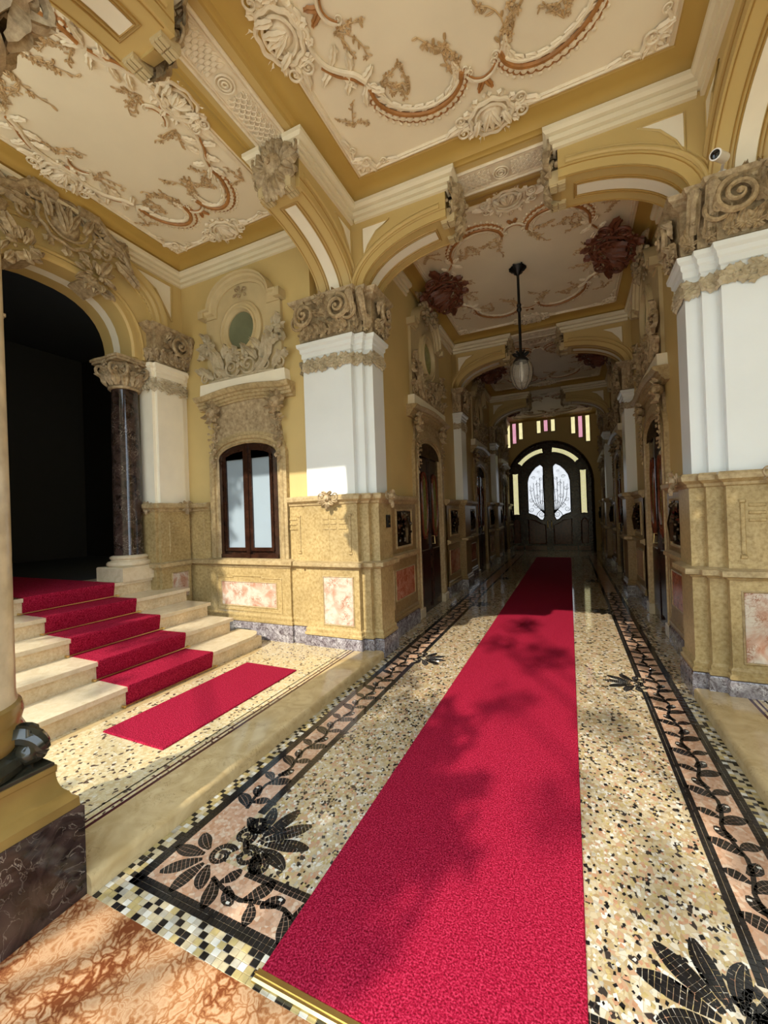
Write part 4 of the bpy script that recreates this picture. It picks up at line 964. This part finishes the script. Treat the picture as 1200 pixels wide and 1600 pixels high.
for y, lab in ((3.20, 'dark veined marble column right of the black doorway'), (1.72, 'dark veined marble column left of the black doorway')):
    c = (-4.84, y); r = thing('marble_column', (*c, .84), lab, 'column', 'doorway columns')
    q = MB(); q.cbox(c[0] - .24, c[0] + .24, y - .24, y + .24, .84, 1.0, .01); q.build('plinth', 'stair_marble', r)
    q = MB(); q.lathe([(.22, 0), (.235, .02), (.235, .04), (.22, .06), (.195, .065), (.185, .08), (.20, .09), (.205, .105), (.19, .12), (.165, .13)], (*c, 1.0), 28); q.build('base', 'stair_marble', r)
    q = MB(); q.lathe([(.160, 0), (.156, .03), (.155, .6), (.148, 1.4), (.138, 1.98)], (*c, 1.12), 28); q.build('shaft', 'black_marble', r)
    column_capital(r, c, 3.09, 3.44, .142)
# dark room behind the doorway
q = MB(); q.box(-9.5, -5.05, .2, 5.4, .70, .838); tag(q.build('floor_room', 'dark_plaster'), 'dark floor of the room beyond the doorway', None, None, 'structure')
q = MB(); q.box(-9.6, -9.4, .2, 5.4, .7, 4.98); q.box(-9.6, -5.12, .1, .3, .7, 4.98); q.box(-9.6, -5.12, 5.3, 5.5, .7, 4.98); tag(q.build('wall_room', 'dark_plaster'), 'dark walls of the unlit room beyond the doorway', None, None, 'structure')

# ------------------------------------------------------------------ near column on its pedestal
def near_column(cx, cy, label, s=1):
    r = thing('pedestal_column', (cx, cy, 0), label, 'column', 'near columns'); c = (cx, cy); H = .30
    sq = lambda e: [(cx - e, cy - e), (cx - e, cy + e), (cx + e, cy + e), (cx + e, cy - e)][::-1]
    q = MB(); q.cbox(cx - H, cx + H, cy - H, cy + H, 0, .365, .006); q.build('plinth', 'black_marble', r)
    q = MB(); pr = [(-.01, .36), (-.012, .40), (-.03, .415), (-.035, .43)] + [(-.028 - .038 * math.sin(t), .43 + .09 * (1 - math.cos(t))) for t in [PI / 2 * i / 6 for i in range(1, 7)]] + [(-.062, .525), (-.062, .545), (-.3, .546)]
    q.sweep(sq(H), pr, XY, True); q.build('pedestal_cap', 'brown_stone', r)
    q = MB(); q.cbox(cx - .232, cx + .232, cy - .232, cy + .232, .54, .56, .004); q.build('base_slab', 'green_black', r)
    q = MB(); q.lathe([(.20, 0), (.235, .02), (.245, .05), (.235, .08), (.20, .10)], (cx, cy, .545), 32); q.build('base_torus', 'green_black', r)
    for k in range(4):
        a = PI / 4 + k * PI / 2; q = MB(); g = F((cx + .19 * math.cos(a), cy + .19 * math.sin(a), .635), (math.cos(a), math.sin(a), 0), (0, 0, 1), (-math.sin(a), math.cos(a), 0))
        P = [(-.04, .05), (.02, .055), (.07, .035), (.095, .0), (.085, -.03), (.06, -.035), (.045, -.01)]
        q.tube([g(u, v) for u, v in smooth(P, 4)], [.045 - .001 * i for i in range(25)], 10); q.ball((.055, -.015, 0), .05, g, 0, 10, 6); q.leaf(F(g.o, g.U, g.N, g.V), -.05, 0, 0, .14, .12, .05, .04, 0, -.2); q.build('corner_spur', 'green_black', r)
    q = MB(); q.lathe([(.205, 0), (.222, .03), (.225, .06), (.214, .085), (.214, .10), (.222, .13), (.215, .165), (.20, .18)], (cx, cy, .64), 36); q.build('base_ring', 'brown_stone', r)
    q = MB(); q.lathe([(.205, 0), (.198, .03), (.196, .8), (.190, 1.7), (.178, 2.65)], (cx, cy, .81), 36); q.build('shaft', 'tan_shaft', r)
    column_capital(r, c, 3.42, 3.88, .185)
    q = MB(); q.box(cx - .22, cx + .22, cy - .30, cy + .10, 3.88, 4.95); q.build('impost', 'beam_yellow', r)
near_column(-2.14, .70, 'tan stone column on dark pedestal at the left edge')
near_column(mir(-2.14), .70, 'tan stone column on dark pedestal beyond the right edge')

# ------------------------------------------------------------------ corridor walls, one bay at a time
def corridor_bay(labels):
    y0, y1, dc = 4.22, 7.88, 6.17
    r = thing('wall_corridor', (-2.02, 6.05, 0), labels[0], None, None, 'structure'); f = side(-2.02)
    q = MB(); q.box(-2.3, -2.02, y0 - .02, y1 + .42, 0, 4.98); q.build('wall_face', 'wall_yellow', r)
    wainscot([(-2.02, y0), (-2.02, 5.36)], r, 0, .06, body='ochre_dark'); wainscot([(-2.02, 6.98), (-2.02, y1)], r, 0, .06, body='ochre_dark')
    g = side(-1.96)
    inlay(g, 4.28, 4.52, .36, .82, 'breccia_red', r, 0.); inlay(g, 4.60, 5.24, .44, .80, 'breccia_red', r, 0.); inlay(g, 7.10, 7.78, .40, .82, 'breccia_red', r, 0.)
    q = MB(); q.sweep([(-2.02, y0), (-2.02, 5.45)], CORN); q.sweep([(-2.02, 6.85), (-2.02, y1)], CORN); q.build('cornice', 'cornice_cream', r)
    for a, b in ((4.66, 5.16), (7.18, 7.70)):
        q = MB(); q.box(a, b, 1.10, 1.54, -.01, .006, g); p = q.build('relief_panel', 'bronze', r, label='dark bronze relief panel')
        q = MB(); q.sweep([(a, 1.10), (a, 1.54), (b, 1.54), (b, 1.10)], [(-.03, -.005), (-.03, .012), (-.015, .02), (0, .006)], g, True); q.build('relief_border', 'frame_stone', p)
        q = MB(); h = g.sub((a + b) / 2, 1.32, .006); cluster(q, h, .40, .34, 26, 4, .07, 0, .035, .3); q.tube([h(-.03, -.18, .03), h(-.02, .0, .04), h(.02, .14, .03)], [.04, .05, .03], 8); q.ball((.03, .17, .03), .035, h); q.build('relief_figure', 'bronze', p)
    d = thing('door_surround', (-2.02, dc, 0), labels[1], 'door surround', 'corridor door surrounds')
    surround(d, f, dc, .52, .19, 0, 2.38, .20, 3.0, 3.93, .26, 4.62, .86, 'green_pane', 31)
    for a in (dc - .625, dc + .625): q = MB(); q.cbox(a - .11, a + .11, 0, .14, 0, .075, .01, f); q.build('jamb_block', 'stair_marble', d)
    q = MB(); h = F((-1.60, 5.95, 4.78), (0, 1, 0), (-.96, 0, -.28), (.28, 0, -.96)); cartouche(q, h.sub(0, 0, .0, 0, 1.7), 1.)
    cluster(q, h, .80, .60, 110, 9, .06, -.01, .05, .4, .25); q.build('ceiling_rocaille', 'stucco_red', d)
    q = MB(); cluster(q, f.sub(dc, 4.66, .06), .85, .30, 34, 8, .12, .0, .09, .25); q.build('crest', 'carved_stone', d)
    dr = thing('door_1', (-2.02, dc, 0), labels[2], None, None, 'structure')
    q = MB(); q.prism([(dc - .52, 0)] + arc_pts(dc, .52, 2.38, .20) + [(dc + .52, 0)], f, -.02, .004); q.build('door_leaf', 'dark_wood', dr)
    for sg in (1, -1):
        a, b = sorted((dc + sg * .07, dc + sg * .44))
        q = MB(); q.cbox(a, b, .12, .95, 0, .022, .012, f); q.build('door_panel', 'dark_wood', dr)
        ov = [(dc + sg * .255 + .12 * math.cos(t), 1.62 + .50 * math.copysign(abs(math.sin(t)) ** .7, math.sin(t))) for t in [2 * PI * i / 28 for i in range(28)]]
        q = MB(); q.prism(ov, f, 0, .012); pn = q.build('door_pane', 'green_pane', dr); q = MB(); q.tube([f(u, v, .014) for u, v in ov + ov[:1]], .022, 6); q.build('pane_molding', 'red_wood', dr)
    q = MB(); q.box(dc - .02, dc + .02, .05, 2.55, 0, .03, f); q.build('meeting_stile', 'dark_wood', dr)
    q = MB(); q.tube([f(dc + .06, 1.02, .01), f(dc + .06, 1.02, .06), f(dc + .06, 1.14, .06), f(dc + .06, 1.14, .01)], .010, 8); q.build('handle', 'brass', dr)
    return [r, d, dr]
SD = ('left', 'right'); BY = ('first', 'second', 'third')
L = lambda s, b: ('%s corridor wall with stone wainscot in the %s bay' % (SD[s], BY[b]), 'carved stone surround with round window over the %s door on the %s' % (BY[b], SD[s]), 'dark paneled %s door on the %s of the corridor' % (BY[b], SD[s]))
base = corridor_bay(L(0, 0)); dn = 1
for s in (0, 1):
    for b in (0, 1, 2):
        for k, o in enumerate(base):
            if s or b: x = dup(o, (0, 4.05 * b, 0), mirror=bool(s), label=L(s, b)[k])
            else: x = o
            if k == 2: x.name = 'door_%d' % dn; dn += 1
            if k == 0: x.name = 'wall_corridor_%s_%s' % (SD[s], BY[b])

# ------------------------------------------------------------------ end wall and gate
q = MB(); q.box(-2.3, 1.3, YE, YE + .3, 0, 4.98); ew = q.build('wall_end', 'wall_yellow', kind='structure', label='ochre end wall above the arched wooden gate')
fe = front(YE); GC = -.66
gate = thing('door_7', (GC, YE, 0), 'dark wooden arched double gate with glowing glass panes at the far end', None, None, 'structure')
def garch(h, z, rs, n=24): return [(GC - h, 0)] + [(GC - h * math.cos(PI * i / n), z + rs * math.sin(PI * i / n)) for i in range(n + 1)] + [(GC + h, 0)]
q = MB(); q.prism(garch(1.38, 2.45, 1.45), fe, .0, .06); q.build('gate_body', 'dark_wood', gate)
q = MB(); q.sweep(garch(1.38, 2.45, 1.45), [(.0, .02), (.0, .10), (-.05, .13), (-.08, .10), (-.10, .02)], fe); q.build('gate_frame', 'dark_wood', gate)
q = MB(); q.sweep(garch(.90, 2.30, 1.05), [(.03, .05), (.03, .085), (-.03, .085), (-.03, .05)], fe); q.build('gate_mullion', 'dark_wood', gate)
def pane(poly, mat, name='pane'):
    q = MB(); q.prism(poly, fe, .055, .066); o = q.build(name, mat, gate)
    q = MB(); q.tube([fe(u, v, .068) for u, v in poly + poly[:1]], .022, 6); q.build('pane_molding', 'dark_wood', o); return o
def strip(ang0, ang1, r0, r1, zc):
    n = 9; P = [(GC + .0 + r1 * math.cos(ang0 + (ang1 - ang0) * i / n), zc + r1 * math.sin(ang0 + (ang1 - ang0) * i / n)) for i in range(n + 1)]
    return P + [(GC + r0 * math.cos(ang1 + (ang0 - ang1) * i / n), zc + r0 * math.sin(ang1 + (ang0 - ang1) * i / n)) for i in range(n + 1)]
def lattice(parent, pts, n=.068, st=.045, sl=1.):
    """fine diagonal leading inside a strip pane"""
    q = MB(); xs = [p[0] for p in pts]; zs = [p[1] for p in pts]
    k = len(pts) // 2
    for i in range(k - 1):
        a, b, c_, d = pts[i], pts[i + 1], pts[-2 - i], pts[-1 - i]; m = max(1, int(math.hypot(b[0] - a[0], b[1] - a[1]) / .05))
        for j in range(m):
            t0, t1 = j / m, (j + 1) / m; L_ = lambda p, q_, t: (p[0] + (q_[0] - p[0]) * t, p[1] + (q_[1] - p[1]) * t)
            q.tube([fe(*L_(a, b, t0), n), fe(*L_(d, c_, t1), n)], .004, 4); q.tube([fe(*L_(a, b, t1), n), fe(*L_(d, c_, t0), n)], .004, 4)
    q.build('leading', 'iron', parent)
for x0, x1, z0, z1 in ((GC - 1.24, GC - 1.03, 1.32, 2.86), (GC + 1.03, GC + 1.24, 1.32, 2.86)):
    n = 14; P = [(x0, z0 + (z1 - z0) * i / n) for i in range(n + 1)] + [(x1, z1 - (z1 - z0) * i / n) for i in range(n + 1)]
    lattice(pane(P, 'glass_yellow', 'side_pane'), P)
for a0, a1 in ((math.radians(97), math.radians(142)), (math.radians(38), math.radians(83))):
    P = strip(a0, a1, 1.14, 1.32, 2.42); lattice(pane(P, 'glass_yellow', 'arched_pane'), P)
for sg in (-1, 1):
    G = lambda x, z: (GC + sg * x, z)
    P = [G(.16, 3.05), G(.26, 3.14), G(.42, 3.05), G(.56, 2.90), G(.67, 2.72), G(.72, 2.5), G(.72, 1.38), G(.55, 1.31), G(.42, 1.24), G(.32, 1.13), G(.22, 1.11), G(.16, 1.25)]
    pn = pane(P, 'glass_daylight', 'leaf_pane')
    q = MB(); g = F(fe(GC, 0, .07), fe.U * sg, fe.V, fe.N)
    for (u, v, r, d, a) in ((.27, 1.32, .10, 1, PI), (.60, 1.50, .09, -1, 0), (.45, 1.62, .10, 1, 0), (.25, 1.75, .08, -1, PI), (.60, 1.85, .08, 1, PI), (.40, 1.98, .09, -1, 0), (.24, 2.15, .07, 1, 0), (.58, 2.25, .08, -1, 0), (.36, 2.40, .08, 1, 0), (.25, 2.62, .06, -1, 0), (.50, 2.66, .07, 1, 0), (.32, 2.86, .05, 1, 0)):
        q.volute(g, u, v, r, d, a, 1.5, .20, 0, 0, False)
    for k in range(5): q.curl(g, [(.18, 1.35), (.22 + .07 * k, 1.75), (.19 + .10 * k, 2.2 - .05 * k), (.18 + .11 * k, 2.75 - .09 * k)], .010, .007, 0)
    q.tube([g(.16, 1.46), g(.30, 1.46), g(.40, 1.36), g(.44, 1.26)], .012, 6)
    q.build('wrought_grille', 'iron', pn)
    q = MB(); P = [G(.14, .25), G(.14, .92), G(.30, .98), G(.50, 1.10), G(.72, 1.14), G(.72, .25)]; q.tube([fe(u, v, .065) for u, v in P + P[:1]], .022, 6); q.prism(P, fe, .055, .068); q.build('gate_panel', 'red_wood', gate)
    q = MB(); P = [G(1.03, .28), G(1.03, 1.05), G(1.10, 1.14), G(1.17, 1.14), G(1.24, 1.05), G(1.24, .28)]; q.tube([fe(u, v, .065) for u, v in P + P[:1]], .02, 6); q.prism(P, fe, .055, .07); q.build('side_panel', 'red_wood', gate)
    q = MB(); q.box(*sorted((GC + sg * .12, GC + sg * 1.30)), .02, .18, .05, .075, fe); q.build('kick_board', 'red_wood', gate)
    q = MB(); h = F(fe(GC + sg * .065, 0, .06), fe.U, fe.V, fe.N); q.tube([h(0, .82, .01), h(0, .86, .05), h(0, 1.06, .05), h(0, 1.12, .01)], [.016, .02, .02, .016], 8); q.cbox(-.028, .028, .80, 1.14, 0, .012, .004, h); q.build('handle', 'brass', gate)
q = MB(); q.box(GC - .10, GC + .10, .02, 3.6, .05, .09, fe); q.build('meeting_stile', 'dark_wood', gate)
for k, (x, zb, mt) in enumerate(((-2.0, 3.86, 'glass_yellow'), (-1.78, 4.00, 'glass_pink'), (-1.55, 4.14, 'glass_yellow'), (-.92, 4.30, 'glass_yellow'), (-.68, 4.34, 'glass_pink'), (-.44, 4.32, 'glass_yellow'), (.22, 4.16, 'glass_yellow'), (.45, 4.0, 'glass_pink'), (.68, 3.84, 'glass_yellow'))):
    r = thing('window_%d' % (k + 2), (x, YE, zb), '%s glass slit, number %d from the left above the far gate' % ('pink' if mt == 'glass_pink' else 'pale yellow', k + 1), None, None, 'structure')
    q = MB(); q.box(x - .06, x + .06, zb, 4.74, .0, .012, fe); q.build('pane', mt, r)
    q = MB(); q.sweep([(x - .06, zb), (x - .06, 4.74), (x + .06, 4.74), (x + .06, zb)], [(-.03, 0), (-.03, .03), (0, .03), (0, 0)], fe, True); q.build('slit_frame', 'frame_stone', r)

# ------------------------------------------------------------------ pendant lamp
lx, ly = -.535, 5.9
lp = thing('pendant_lamp', (lx, ly, 3.15), 'black iron pendant lamp with clear glass globe hanging over the runner', 'lamp')
q = MB(); q.lathe([(.012, 0), (.03, .02), (.05, .05), (.085, .10), (.10, .12), (.02, .13)], (lx, ly, 4.72), 10)
for k in range(6): a = k * PI / 3; g = F((lx, ly, 4.80), (math.cos(a), math.sin(a), 0), (0, 0, 1), (-math.sin(a), math.cos(a), 0)); q.leaf(g, .02, -.02, .5, .11, .07, 0, .02, .4)
q.build('ceiling_rose', 'iron', lp)
q = MB(); q.lathe([(.018, 0), (.018, 1.05)], (lx, ly, 3.70), 10); q.lathe([(.018, 0), (.03, .02), (.034, .05), (.024, .07), (.032, .10), (.018, .13)], (lx, ly, 4.22), 10); q.build('stem', 'iron', lp)
q = MB(); q.lathe([(.10, 0), (.105, .015), (.08, .05), (.05, .08), (.03, .12), (.02, .18)], (lx, ly, 3.53), 16)
for k in range(6): a = k * PI / 3; g = F((lx, ly, 3.60), (math.cos(a), math.sin(a), 0), (0, 0, 1), (-math.sin(a), math.cos(a), 0)); q.leaf(g, .03, .0, .9, .10, .05, 0, .015, -.6)
q.build('crown', 'iron', lp)
pr = [(.02, 0), (.07, .02), (.12, .09), (.148, .19), (.150, .27), (.125, .35), (.095, .385)]
q = MB(); q.lathe(pr, (lx, ly, 3.155), 24, False); q.lathe([(a - .004, z + (.004 if a < .03 else 0)) for a, z in pr][::-1], (lx, ly, 3.155), 24, False); q.build('globe', 'lamp_glass', lp)
q = MB()
for k in range(8):
    a = k * PI / 4; q.tube([(lx + (rr + .003) * math.cos(a), ly + (rr + .003) * math.sin(a), 3.155 + z) for rr, z in pr], .003, 4)
q.build('glass_rib', 'iron', lp)
q = MB(); q.lathe([(.018, .30), (.03, .24), (.03, .16), (.015, .10), (.002, .08)], (lx, ly, 3.18), 12); q.lathe([(.022, .30), (.022, .38)], (lx, ly, 3.18), 10); q.build('bulb', 'white_plastic', lp)

# ------------------------------------------------------------------ security camera on the right pier
sx, sy, sz = 1.02, 3.58, 3.92
cmr = thing('security_camera', (sx, sy, sz), 'small white security camera mounted above the right pier capital', 'camera')
ax = Vector((-.55, -.80, -.25)).normalized(); o = Vector((sx + .02, sy, sz))
gU = ax.orthogonal().normalized(); g = F(o, gU, ax.cross(gU), ax)
q = MB(); q.lathe([(.026, -.09), (.032, -.08), (.033, .06), (.036, .065), (.036, .08), (.029, .082)], (0, 0, 0), 20, True, g); q.build('housing', 'white_plastic', cmr)
q = MB(); q.lathe([(.028, .078), (.028, .083), (.012, .086)], (0, 0, 0), 20, True, g); q.build('lens', 'lens_black', cmr)
q = MB(); q.tube([tuple(o - ax * .05), tuple(o - ax * .05 + Vector((.02, .03, .03))), (1.12, 3.84, sz + .05)], .010, 8); q.lathe([(.03, -.02), (.03, 0)], (1.12, 3.835, sz + .05), 14); q.build('mount', 'white_plastic', cmr)

ib = thing('intercom', (-1.835, 4.13, 1.36), 'small dark intercom box on the corridor side of the left pier', 'intercom'); g = side(-1.838)
q = MB(); q.cbox(4.09, 4.17, 1.36, 1.50, .0, .022, .005, g); q.build('housing', 'iron', ib)
q = MB(); q.cbox(4.105, 4.155, 1.44, 1.485, .02, .026, .002, g); q.build('speaker_grille', 'bronze', ib)
q = MB(); q.lathe([(.009, 0), (.009, .006), (.006, .008)], (4.13, 1.40, .02), 12, True, g); q.build('button', 'brass', ib)

# ------------------------------------------------------------------ plain bay on the right and what lies outside
q = MB(); q.box(3.62, 3.8, .3, 4.2, 0, 4.98); tag(q.build('wall_right', 'wall_yellow'), 'plain yellow wall of the bay at the right', None, None, 'structure')
q = MB(); q.box(mir(-2.58), 3.7, 3.86, 4.2, 0, 4.98); tag(q.build('wall_back_right', 'wall_yellow'), 'plain yellow wall behind the right pier', None, None, 'structure')
q = MB(); q.box(-40, 40, -60, -1.6, -.3, -.02); q.box(-9, -3.6, -1.6, .1, -.3, -.02); q.box(2.6, 9, -1.6, .1, -.3, -.02); tag(q.build('ground', 'gravel'), 'pale gravel courtyard outside the entrance', None, None, 'structure')
q = MB(); q.box(-9.6, -4.66, .3, .4, 0, 5.6); q.box(3.66, 9, .3, .4, 0, 5.6); tag(q.build('wall_facade', 'wall_yellow'), 'outer facade beside the entrance', None, None, 'structure')
cb = thing('courtyard_building', (0, -20, -.02), 'ochre building across the courtyard, behind the viewer', 'building')  # unseen block added to keep low sky light out of the deep corridor
q = MB(); q.box(-26, 26, -24, -20, -.1, 10.5); q.build('facade', 'frame_stone', cb)
q = MB(); q.box(-26.3, 26.3, -24.3, -19.6, 10.5, 10.9); q.build('eaves', 'brown_stone', cb)
for i in range(9):
    for j in range(2): q = MB(); q.cbox(-20.7 + 5 * i, -19.3 + 5 * i, 1.2 + 4.6 * j, 3.8 + 4.6 * j, 0, .06, .03, F((0, -20, 0), (1, 0, 0), (0, 0, 1), (0, 1, 0))); q.build('window', 'dark_wood', cb)
def tree(x, y, h, label, seed, blobs, dens=230):
    r = thing('courtyard_tree', (x, y, 0), label, 'tree', 'courtyard trees'); R = random.Random(seed)
    q = MB(); q.tube([(x, y, -.02), (x + .1, y, h * .35), (x - .1, y + .1, h * .7), (x, y, h)], [.18, .14, .10, .05], 10)
    for (bx, by, bz, br) in blobs: q.tube([(x, y, h * .45 + R.uniform(-.3, .5)), ((x + bx) / 2, (y + by) / 2, (h * .6 + bz) / 2 + .2), (bx, by, bz)], [.05, .03, .012], 6)
    q.build('trunk', 'bark', r)
    V = MB()
    for (bx, by, bz, br) in blobs:
        for i in range(int(dens * br * br / .25)):
            d = Vector((R.gauss(0, 1), R.gauss(0, 1), R.gauss(0, 1))).normalized() * br * R.random() ** .45; p = Vector((bx, by, bz)) + d
            a = Vector((R.gauss(0, 1), R.gauss(0, 1), R.gauss(0, 1))).normalized(); b = a.orthogonal().normalized(); s_ = R.uniform(.05, .09)
            V.add([tuple(p - a * s_), tuple(p + b * s_ * .45), tuple(p + a * s_), tuple(p - b * s_ * .45)], [(0, 1, 2, 3)])
    o = V.build('foliage', 'leaf_green', r, 0); o['kind'] = 'stuff'
# light travels along (.10, 1, -.755): a floor point (fx, fy) is shaded from (fx-.1t, fy-t, .755t)
def blob(fx, fy, t, r, fz=0.): return (fx - .1 * t, fy - t, fz + .755 * t, r)
tree(-3.2, -5.2, 5.0, 'leafy courtyard tree casting dappled shade on the runner', 5,
     [blob(-.85, 1.45, 6, .32), blob(-.80, 1.9, 6.2, .32), blob(-.95, 2.3, 6.1, .30), blob(-1.2, 1.9, 6.4, .4), blob(-1.3, 2.5, 6.2, .4), blob(-.55, 1.75, 6.4, .14), blob(-.55, 2.2, 6.4, .12), blob(-1.5, 1.5, 6., .35), blob(-1.0, 2.9, 6.3, .24), blob(-1.6, 3.2, 6.3, .36), blob(-1.5, 2.1, 6.5, .35), blob(-.75, 2.7, 6.4, .16)], 430)
tree(2.6, -9.5, 8.5, 'tall courtyard tree further from the entrance', 8,
     [blob(-.1, 2.2, 12, .2), blob(-.5, 3.3, 11.5, .22), blob(-.3, 4.4, 12, .3), blob(-.8, 4.7, 12, .22), blob(-.6, 5.5, 12.4, .25), blob(.2, 3.2, 12, .2), blob(-3.6, 3.2, 11, .25), blob(-3.4, 2.2, 11.5, .2), blob(.3, 1.9, 12, .16)])
tree(2.2, -6.0, 5.2, 'dense evergreen courtyard tree right of the entrance', 9,  # added out of view: foliage placed to block sun from the right pier
     [blob(.95, 2.0, 6, .42), blob(.95, 2.9, 6.2, .45), blob(1.0, 3.9, 6.2, .5), blob(1.4, 2.4, 6.5, .6), blob(1.6, 3.6, 6.3, .6), blob(1.1, 3.86, 6.2, .5, 1.0), blob(1.6, 3.86, 6.2, .6, 1.6), blob(.95, 4.8, 6.3, .45), blob(.9, 1.2, 6.2, .4), blob(2.2, 3., 6.5, .8), blob(.85, 5.8, 6.3, .35)], 560)
tree(-6.4, -6.5, 5.6, 'dense evergreen courtyard tree left of the entrance', 12,  # added out of view: foliage placed to shade upper stairs and doorway
     [blob(-4.5, 2.4, 7, .5, .5), blob(-4.3, 3.3, 7.2, .5, .5), blob(-4.7, 3.4, 7, .6, 1.3), blob(-4.2, 3.8, 7.1, .42, 1.4), blob(-4.9, 2.4, 7.2, .6, .9), blob(-5.2, 3.1, 7.4, .7, 1.), blob(-4.3, 3.8, 7.3, .4, .8), blob(-3.9, 3.8, 7.2, .3, 2.0), blob(-4.0, 2.5, 7.3, .2, .4)], 480)
